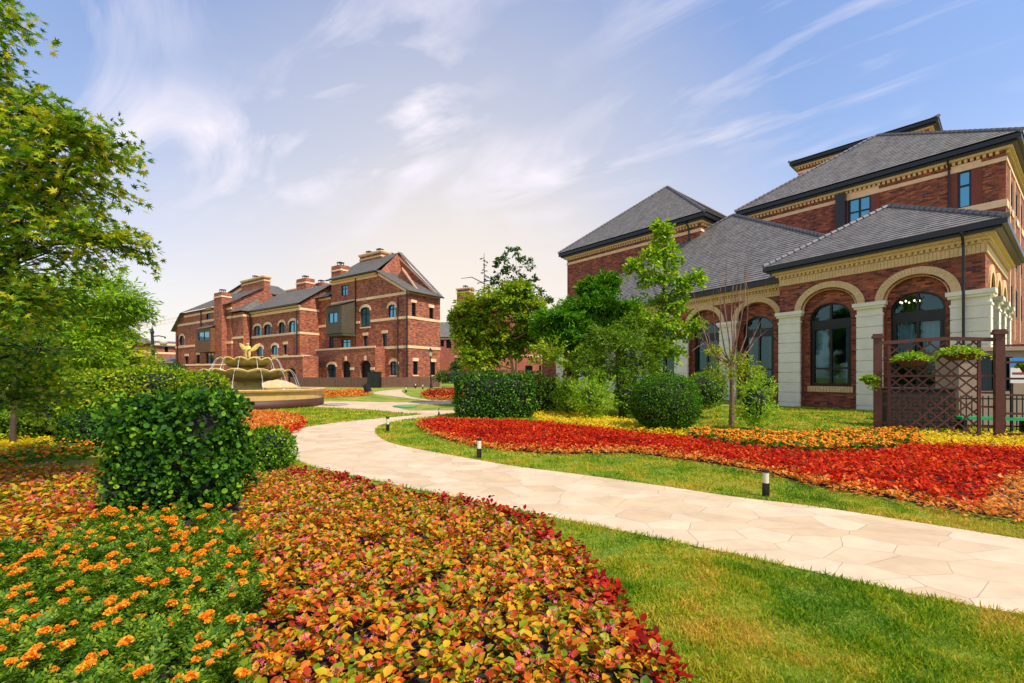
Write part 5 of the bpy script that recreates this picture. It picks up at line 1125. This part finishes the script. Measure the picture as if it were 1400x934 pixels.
# ------------------------------------------------------------------ fountain
FC = P(339, 515, 24.6); FC.z = gz(24.6)
fo = thing('fountain', 'gilded two tiered fountain with scalloped bowls and winged angel in a round basin', 'fountain', FC)
fx, fy = FC.x, FC.y; g0 = FC.z
def zpx(y, Y=24.6): return H + (HY-y)/F*Y - g0
mb = MB(); mb.lathe(FC, [(3.80, -.1), (3.80, .42), (3.70, .43), (3.70, .5)], 64); mb.build('plinth', M['basin_dark'], fo, True)
mb = MB(); mb.lathe(FC, [(3.74, .40), (3.76, .74), (3.8, .78), (3.9, .84), (3.93, .92), (3.88, .95), (3.5, .95), (3.45, .9), (3.45, .5)], 64); mb.build('basin', M['gold_wall'], fo)
mb = MB(); mb.lathe(FC, [(0.0, .80), (3.46, .80)], 48); mb.build('water', M['pool'], fo)
NL = 12
def sc(k, r, z): return 1 + .055*abs(math.sin(math.pi*k*NL))
z1, z2 = zpx(506), zpx(490.5)
ped = MB(); ped.lathe(FC, [(.95, .7), (.95, .9), (.68, 1.0), (.62, z1-.45), (.9, z1-.38)], 32); ped.lathe(FC, [(.36, z1-.1), (.30, z1+.1), (.34, z2-.22)], 20); ped.build('pedestal', M['gold'], fo, True)
def bowl(r, z, d):
    mb = MB(); n = NL*8; rows = []
    for q in [0, .15, .3, .45, .6, .75, .88, 1.0, 1.01, .9, .6]:
        row = []; inner = len(rows) >= 8
        for k in range(n):
            lb = abs(math.sin(math.pi*k*NL/n))**.7; s = min(q, 1); rr = r*(.34 + .62*s**.75)*(1 + .075*lb*s); zz = z - d + d*s**2.4*.92 + .13*lb*s**3 - .05*s**3 - .06*lb*s*(1-s)
            if inner: zz = zz + .03 if s > .95 else z - .10 - .25*(1-s)
            a = 2*math.pi*k/n; row.append(FC + Vector((math.cos(a)*rr, math.sin(a)*rr, zz)))
        rows.append(row)
    for r0_, r1_ in zip(rows, rows[1:]):
        for k in range(n): mb.face([r0_[k], r0_[(k+1) % n], r1_[(k+1) % n], r1_[k]])
    mb.build('bowl', M['gold'], fo, True)
    wb = MB(); wb.lathe(FC, [(0, z-.08), (r*.9, z-.08)], 40); wb.build('water', M['pool'], fo)
bowl(2.0, z1, .58); bowl(1.28, z2, .46)
for r, za, zb, out_ in ((2.06, z1, .82, .55), (1.36, z2, z1, .35)):
    for k in range(NL):
        for off in (.5,):
            st = MB(); a = 2*math.pi*(k + off)/NL; pts = [FC + Vector((math.cos(a)*(r + out_*t), math.sin(a)*(r + out_*t), za + (zb-za)*t*t + .02)) for t in (0, .12, .3, .5, .7, .85, 1)]
            st.tube(pts, [.018, .016, .014, .013, .014, .017, .02], 5)
            st.lathe(pts[-1] - Vector((0, 0, .03)), [(.12, .0), (.07, .06), (.0, .10)], 6); st.build('water_jet', M['fall'], fo, True)
# angel: one continuous body grown from a skeleton
def skin(name, verts, edges, radii, m, parent, sub=2):
    off = rootloc(parent); me = bpy.data.meshes.new(name); me.from_pydata([Vector(v) - off for v in verts], edges, []); me.materials.append(m)
    o = link(name, me, parent); md = o.modifiers.new('skin', 'SKIN'); md.use_smooth_shade = True
    for i, sv in enumerate(me.skin_vertices[0].data): sv.radius = radii[i] if hasattr(radii[i], '__len__') else (radii[i], radii[i])
    me.skin_vertices[0].data[0].use_root = True
    s2 = o.modifiers.new('sub', 'SUBSURF'); s2.levels = sub; s2.render_levels = sub
    return o
zb = z2 + g0 + .0; S = .78
def av(x, y, z): return (fx + x*S, fy + y*S, zb + z*S)
vs = [av(0, 0, .50), av(0, 0, .66), av(0, -.01, .80), av(0, -.02, .90), av(0, -.03, 1.0), av(0, -.04, 1.08),
      av(.10, 0, .42), av(.12, -.03, .22), av(.12, -.01, .02), av(-.10, 0, .42), av(-.13, -.05, .24), av(-.11, .03, .02),
      av(.15, -.02, .80), av(.20, -.12, .66), av(.08, -.22, .64), av(-.15, -.02, .80), av(-.20, -.12, .66), av(-.07, -.22, .64)]
es = [(0, 1), (1, 2), (2, 3), (3, 4), (4, 5), (0, 6), (6, 7), (7, 8), (0, 9), (9, 10), (10, 11), (2, 12), (12, 13), (13, 14), (2, 15), (15, 16), (16, 17)]
an = skin('angel', vs, es, [x*S for x in (.15, .15, .15, .06, .115, .09, .11, .08, .06, .11, .08, .06, .07, .055, .045, .07, .055, .045)], M['gold'], fo)
for s in (-1, 1):
    wb = MB(); out2 = [(.04, .62), (.20, .78), (.42, .98), (.66, 1.10), (.74, 1.08), (.70, .92), (.60, .76), (.46, .62), (.28, .54), (.10, .50)]
    wpt = lambda a, z, d: av(s*a, .12 + .12*a + d, z)
    wb.prism(wpt, out2, 0, .05)
    for i in range(6): a0, z0_ = .10 + .1*i, .60 + .065*i; wb.hexa([wpt(a0, z0_ - .08, -.03), wpt(a0+.035, z0_ - .08, -.03), wpt(a0+.035, z0_-.08, -.001), wpt(a0, z0_-.08, -.001), wpt(a0 + .06, z0_+.16, -.03), wpt(a0+.10, z0_+.16, -.03), wpt(a0+.10, z0_+.16, -.001), wpt(a0+.06, z0_+.16, -.001)])
    wb.build('wing', M['gold'], an)
# pale mound behind the fountain
mc = P(378, 515, 31); mc.z = gz(31)
mb = MB(); mb.lathe(mc, [(2.15, -.1), (2.0, .18), (1.5, .62), (.9, .98), (.4, 1.18), (0, 1.24)], 28, lambda k, r, z: 1 + .05*math.sin(k*31) + .04*math.sin(k*57 + z*5)); mo = mb.build('stone_mound', M['mound'], None, True); tag(mo, 'low rounded mound of pale tan stone behind the fountain basin', 'mound')
# ------------------------------------------------------------------ wooden fence and cabinet before the townhouses
def far_fence(label, x0, Y0_, x1, Y1_, h):
    a, b = P(x0, 515, Y0_), P(x1, 515, Y1_); v = Vector((b.x-a.x, b.y-a.y, 0)); fr = Frame((a.x, a.y, .5), v, (-v.y, v.x, 0)); L_ = v.length
    root = thing('wooden_fence', label, 'fence', fr.o, 'brown board fences before the townhouses'); mb = MB(fr); n = int(L_/.16)
    for i in range(n): mb.box(i*L_/n + .008, (i+1)*L_/n - .008, 0, .03, 0, h + random.uniform(-.012, .012))
    mb.build('board_panel', M['fence'], root); k = int(L_/2.4) + 1
    for i in range(k + 1): pb = MB(fr); c = L_*i/k; pb.box(c-.05, c+.05, -.05, -.002, 0, h+.05); pb.build('post', M['fence'], root)
far_fence('brown vertical board fence running from the fountain to the black cabinet', 398, 49.5, 504, 46, 1.02)
far_fence('brown vertical board fence running from the black cabinet to the street lamp', 521, 46, 600, 47, 1.05)
c0 = P(512, 515, 45); fr = Frame((c0.x, c0.y, .5), (1, -.1, 0), (.1, 1, 0)); ct = thing('utility_cabinet', 'black utility cabinet between the two brown board fences', 'cabinet', fr.o)
mb = MB(fr); mb.box(-.58, .58, -.35, .35, .0, 1.5); mb.box(-.64, .64, -.41, .41, 1.5, 1.58); mb.build('body', M['black'], ct)
for s in (-1, 1): db = MB(fr); db.box(min(s*.02, s*.54), max(s*.02, s*.54), -.375, -.352, .1, 1.42); d_ = db.build('door', M['gutter'], ct); kb = MB(fr); kb.box(s*.08-.02, s*.08+.02, -.41, -.376, .7, .86); kb.build('handle', M['frame'], d_)
# ------------------------------------------------------------------ lamps
def globe_lamp():
    Y = 25; b = P(213, 515, Y); b.z = gz(Y); root = thing('street_lamp', 'dark street lamp with a hanging white globe beside the feathery maple', 'lamp post', b)
    t = P(208, 456, Y); mb = MB(); mb.tube([b, t], [.10, .07], 8); mb.lathe(t, [(.10, 0), (.09, .12), (.03, .3), (0, .42)], 8); mb.build('pole', M['black'], root)
    a0, a1 = P(208.5, 460, Y), P(226, 461, Y); mb = MB(); mb.tube([a0, a0.lerp(a1, .5) + Vector((0, 0, .05)), a1], .03, 6); mb.tube([a1, a1 - Vector((.08, 0, .22))], .035, 6); mb.build('arm', M['black'], root)
    mb = MB(); mb.lathe(P(223.5, 467.5, Y), [(0, -.22), (.14, -.18), (.21, -.03), (.2, .08), (.1, .18), (.05, .22)], 16); mb.build('lamp_shade', M['lens'], root, True)
globe_lamp()
def lantern():
    Y = 44.5; b = P(589.5, 515, Y); b.z = .5; root = thing('street_lamp', 'slim black lantern post in front of the gabled townhouse', 'lamp post', b); t = P(588.5, 487, Y)
    mb = MB(); mb.tube([b, t], [.07, .05], 8); mb.lathe(b, [(.16, 0), (.12, .3), (.07, .5)], 8); mb.build('pole', M['black'], root)
    mb = MB(); mb.lathe(t, [(.08, 0), (.2, .45), (.18, .46)], 6); mb.build('lamp_shade', M['lens'], root); mb = MB(); mb.lathe(t, [(.27, .46), (.12, .66), (.04, .8), (0, .86)], 6); mb.build('cap', M['black'], root)
lantern()
def bollard(label, x, yb, hgt):
    X, Y = G(x, yb); b = Vector((X, Y, gz(Y))); r = hgt*.115
    root = thing('bollard_lamp', label, 'bollard light', b, 'bollard lights on the lawn along the path')
    mb = MB(); mb.lathe(b, [(r*1.05, -.02), (r*1.05, hgt*.5), (r*.85, hgt*.505), (r*.85, hgt*.515)], 20); mb.build('base', M['black'], root)
    mb = MB(); mb.lathe(b, [(r*.92, hgt*.51), (r*.92, hgt*.9)], 20); mb.build('lens', M['lens'], root)
    mb = MB(); mb.lathe(b, [(r*1.06, hgt*.9), (r*1.06, hgt*.975), (r*.7, hgt), (0, hgt)], 20); mb.build('cap', M['black'], root)
bollard('nearest bollard light, on the grass strip below the orange marigold bed', 1047, 679, .36)
bollard('bollard light on the grass strip in front of the red bed', 655, 627.5, .40)
bollard('bollard light at the tip of the lawn where the path bends', 530, 590, .42)
bollard('small bollard light by the clipped hedge at the path fork', 600, 569, .30)
bollard('small white topped bollard light on the far lawn near the lantern post', 578, 532.5, .5)
bollard('tiny white topped bollard light on the far lawn beside the winding path', 568, 531, .5)
bollard('low bollard light standing at the far bend of the winding path', 555, 537, .5)
# dark flood light by the far flower bed
X, Y = G(503, 540); sb = Vector((X, Y, gz(Y))); fl = thing('flood_light', 'tilted black flood light on the far lawn beside the pinkish flower bed', 'spotlight', sb)
mb = MB(); q = Vector((-.12, .05, .62)); n_ = Vector((.5, -.2, .25)).normalized()
mb.tube([sb, sb + Vector((0, 0, .3))], .04, 6); mb.build('stand', M['black'], fl)
mb = MB(Frame(sb + Vector((0, 0, .2)), (.9, -.3, 0), (.3, .9, 0))); mb.hexa([(-.1, -.22, .0), (.2, -.22, .1), (.2, .22, .1), (-.1, .22, 0), (-.32, -.22, .5), (-.04, -.22, .6), (-.04, .22, .6), (-.32, .22, .5)]); mb.build('lamp_head', M['black'], fl)
# green manhole cover on the lawn island
X, Y = G(554, 556.5); mb = MB(); mb.lathe((X, Y, gz(Y)+.02), [(.62, 0), (.62, .05), (.55, .065), (.5, .055), (0, .06)], 28); tag(mb.build('manhole_cover', plain('green_cover', '#5c9a5a', .6), None, True), 'round green manhole cover in the small lawn island', 'manhole cover')
X, Y = G(458, 553.5); mb = MB(); mb.lathe((X, Y, gz(Y)+.012), [(.75, 0), (.75, .02), (0, .02)], 24); tag(mb.build('drain_cover', plain('drain_metal', '#9a8c80', .6), None, True), 'round grey drain cover in the paving beside the fountain', 'drain cover')

# ------------------------------------------------------------------ brown lattice screen beside the clubhouse
pL, pR = P(1200, 515, 12.4), P(1366, 515, 11.2); v = Vector((pR.x-pL.x, pR.y-pL.y, 0)); LS = v.length; fs = Frame((pL.x, pL.y, 0), v, (-v.y, v.x, 0))
scn = thing('lattice_screen', 'brown wooden lattice screen with square posts in front of the clubhouse', 'trellis', fs.o)
def post(a, h, w=.085, name='post'):
    mb = MB(fs); mb.box(a-w, a+w, -w, w, 0, h-.12); mb.box(a-w-.035, a+w+.035, -w-.035, w+.035, h-.12, h-.05); mb.box(a-w-.015, a+w+.015, -w-.015, w+.015, h-.049, h); mb.build(name, M['wood'], scn)
hp = 2.76; post(0, hp); post(LS, hp); post(LS + .62, 2.62, .055); post(LS + 2.6, hp)
la, lb = .24, LS - .36
def zt(a): return 2.56 + .10*math.sin(math.pi*min(1, max(0, (a-.1)/LS)))**2*.6
rb = MB(fs); n = 14
for i in range(n):
    a, b = .08 + (LS-.16)*i/n, .08 + (LS-.16)*(i+1)/n; za, zb_ = zt(a), zt(b)
    rb.hexa([(a, -.05, za-.09), (b, -.05, zb_-.09), (b, .05, zb_-.09), (a, .05, za-.09), (a, -.05, za), (b, -.05, zb_), (b, .05, zb_), (a, .05, za)])
for z in (.12, 1.62): rb.pbox(fpt(0), la, lb, z-.03, z+.03, -.035, .035)
for z in (.35, .85, 1.2, 1.62, 2.1): rb.pbox(fpt(0), .11, la, z-.025, z+.025, -.03, .03); rb.pbox(fpt(0), lb, LS-.11, z-.025, z+.025, -.03, .03)
for z in (2.36, 1.95, 1.55, 1.15, .7, .2): rb.pbox(fpt(0), LS+.11, LS+2.5, z-.025, z+.025, -.03, .03)
rb.build('rail', M['wood'], scn)
for a, zz_ in ((la, zt(la)-.09), (lb, zt(lb)-.09), (LS+1.3, 2.36), (LS+1.9, 2.36)): sb_ = MB(fs); sb_.box(a-.03, a+.03, -.04, .04, .03, zz_); sb_.build('stile', M['wood'], scn)
lt = MB(fs)
def clip(a0, z0, dx_, dz_):
    t0, t1 = -9, 9
    for c, d, lo, hi in ((a0, dx_, la+.03, lb-.03), (z0, dz_, .15, 2.5)):
        ta, tb_ = (lo-c)/d, (hi-c)/d; t0, t1 = max(t0, min(ta, tb_)), min(t1, max(ta, tb_))
    return t0, t1
sp = .24
for sgn, yo in ((1, -.018), (-1, .003)):
    for i in range(-30, 40):
        a0 = la + i*sp*1.15; dx_, dz_ = .66, .70*sgn
        t0, t1 = clip(a0, 1.3, dx_, dz_)
        if t1 - t0 < .06: continue
        nx_, nz_ = -dz_*.02, dx_*.02
        p, q = (a0+dx_*t0, 1.3+dz_*t0), (a0+dx_*t1, 1.3+dz_*t1)
        lt.hexa([(p[0]-nx_, yo, p[1]-nz_), (q[0]-nx_, yo, q[1]-nz_), (q[0]-nx_, yo+.016, q[1]-nz_), (p[0]-nx_, yo+.016, p[1]-nz_), (p[0]+nx_, yo, p[1]+nz_), (q[0]+nx_, yo, q[1]+nz_), (q[0]+nx_, yo+.016, q[1]+nz_), (p[0]+nx_, yo+.016, p[1]+nz_)])
lt.build('lattice', M['wood'], scn)
# hanging planters
def planter(label, x, y, wpx, Y, drop=0):
    c = P(x, y, Y); w2 = wpx/F*Y/2; root = thing('hanging_planter', label, 'planter', c - Vector((0, 0, .1)), 'green hanging planters on the lattice screen')
    mb = MB(); mb.lathe(c - Vector((0, 0, .16)), [(w2*.45, 0), (w2*.72, .12), (w2*.78, .15), (w2*.7, .15), (w2*.6, .13), (0, .13)], 16); pt_ = mb.build('pot', M['pot'], root)
    hk = MB(); hk.tube([c + Vector((0, .02, -.1)), c + Vector((.03, .14, .02)), c + Vector((.05, .22, .05))], .012, 5); hk.build('bracket', M['black'], root)
    A = Leaves(); n = 520; q = unit(rng.normal(size=(n, 3))); q[:, 2] = np.abs(q[:, 2])*.9 - .1; r = rng.uniform(.3, 1, n)**.5; A.add(np.array(c) + q*r[:, None]*np.array([w2, w2*.8, w2*.55]) + [0, 0, -.02], q + rdir(n)*.6, rdir(n, 1.2), .075*rng.uniform(.6, 1.2, n), OVAL, 0)
    if drop:
        n = 90; k = rng.uniform(0, 1, n); A.add(np.array(c) + np.stack([rng.normal(size=n)*w2*.4, -w2*.5 + rng.normal(size=n)*.05, -k*drop], 1), rdir(n, -1), rdir(n), .06, OVAL, 0)
    A.build('plant', [L['light']], root)
planter('green hanging planter at the left of two on the lattice panel', 1247, 492, 50, 11.9); planter('green hanging planter at the right of two on the lattice panel', 1313, 484, 54, 11.4, .12); planter('small trailing planter hung on the outer side of the lattice post', 1189, 518, 20, 12.3, .28); planter('green planter at the frame edge beside the blue and white sign', 1405, 500, 22, 11.0)
# black iron railing, annexe wall, bench and sign behind the screen
ra, rb_ = P(1205, 515, 13.6), P(1440, 515, 12.6); v = Vector((rb_.x-ra.x, rb_.y-ra.y, 0)); fi = Frame((ra.x, ra.y, 0), v, (-v.y, v.x, 0)); LI = v.length
ir = thing('iron_railing', 'black iron railing standing behind the brown lattice screen', 'railing', fi.o); mb = MB(fi)
for z in (.18, .95): mb.box(0, LI, -.015, .015, z, z+.04)
mb.build('rail', M['black'], ir); mb = MB(fi)
for i in range(int(LI/.13)): mb.box(i*.13, i*.13+.02, -.01, .01, 0, 1.05)
mb.build('baluster', M['black'], ir)
wa, wb_ = P(1311, 515, 14.6), P(1500, 515, 13.4); v = Vector((wb_.x-wa.x, wb_.y-wa.y, 0)); fk = Frame((wa.x, wa.y, 0), v, (-v.y, v.x, 0)); LK = v.length
kw = thing('garden_shed', 'low beige rendered shed with a dark window behind the lattice screen', 'shed', fk.o); mb = MB(fk)
hw = holepx(fk, 1341, 488, 1385, 535)
mb.wall(F0, [(0, 0), (LK, 0), (LK, 2.4), (0, 2.4)], [hw], .2); mb.wall(S0, [(0, 0), (1.6, 0), (1.6, 2.4), (0, 2.4)]); mb.wall(fpt(1.6), [(0, 0), (LK, 0), (LK, 2.4), (0, 2.4)]); mb.face([(0, 0, 2.4), (LK, 0, 2.4), (LK, 1.6, 2.4), (0, 1.6, 2.4)]); mb.build('wall', M['beige'], kw)
for q in (hw,): window(fk, kw, F0, q, .15, .05, 1, (), 'glass_dark')
cb = MB(fk); cb.box(-.1, LK, -.12, 1.7, 2.405, 2.52); cb.build('roof', M['beige'], kw)
bn = P(1352, 515, 12.9); fbn = Frame((bn.x, bn.y, 0), (1, -.25, 0), (.25, 1, 0)); be = thing('bench', 'green garden bench behind the black iron railing', 'bench', fbn.o); mb = MB(fbn); mb.box(-.75, .95, -.2, .2, .38, .46); mb.build('seat', M['green_paint'], be)
for a in (-.65, .85): mb = MB(fbn); mb.box(a-.04, a+.04, -.18, .18, 0, .379); mb.build('leg', M['black'], be)
sg = P(1400, 515, 12.55); fg = Frame((sg.x, sg.y, 0), (1, -.25, 0), (.25, 1, 0)); si = thing('notice_board', 'blue and white notice board with a red stripe behind the lattice screen', 'sign', fg.o)
mb = MB(fg); mb.box(-.30, .45, 0, .03, 1.42, 2.12); mb.build('board', M['sign_white'], si); mb = MB(fg); mb.box(-.30, .45, -.006, -.001, 1.86, 2.12); mb.build('header', M['sign_blue'], si); mb = MB(fg); mb.box(-.26, .3, -.006, -.001, 1.66, 1.72); mb.build('stripe', M['sign_red'], si)
for a in (-.24, .38): mb = MB(fg); mb.box(a-.025, a+.025, .032, .08, 0, 2.1); mb.build('leg', M['black'], si)

# lit chandelier seen through the upper pane of the pavilion window
m, t = mat('lit_bulb'); out(t, t('ShaderNodeEmission', {0: (1, .72, .38, 1), 1: 3.0}).outputs[0]); M['bulb'] = m
cc = pav((wins[1][0] - .45, 1.35, 4.95)); chd = thing('chandelier', 'lit chandelier with warm bulbs hanging behind the arched window above the lattice screen', 'chandelier', cc)
mb = MB(); mb.tube([cc + Vector((0, 0, 1.1)), cc], .012, 6)
for i in range(7): a = 2*math.pi*i/7; mb.tube([cc, cc + Vector((math.cos(a)*.2, math.sin(a)*.2, -.06)), cc + Vector((math.cos(a)*.34, math.sin(a)*.34, .06))], .01, 5)
mb.build('frame', M['black'], chd)
for i in range(7): a = 2*math.pi*i/7; bb = MB(); bb.lathe(cc + Vector((math.cos(a)*.34, math.sin(a)*.34, .07)), [(0, 0), (.03, .02), (.04, .05), (.02, .09), (0, .11)], 8); bb.build('bulb', M['bulb'], chd, True)

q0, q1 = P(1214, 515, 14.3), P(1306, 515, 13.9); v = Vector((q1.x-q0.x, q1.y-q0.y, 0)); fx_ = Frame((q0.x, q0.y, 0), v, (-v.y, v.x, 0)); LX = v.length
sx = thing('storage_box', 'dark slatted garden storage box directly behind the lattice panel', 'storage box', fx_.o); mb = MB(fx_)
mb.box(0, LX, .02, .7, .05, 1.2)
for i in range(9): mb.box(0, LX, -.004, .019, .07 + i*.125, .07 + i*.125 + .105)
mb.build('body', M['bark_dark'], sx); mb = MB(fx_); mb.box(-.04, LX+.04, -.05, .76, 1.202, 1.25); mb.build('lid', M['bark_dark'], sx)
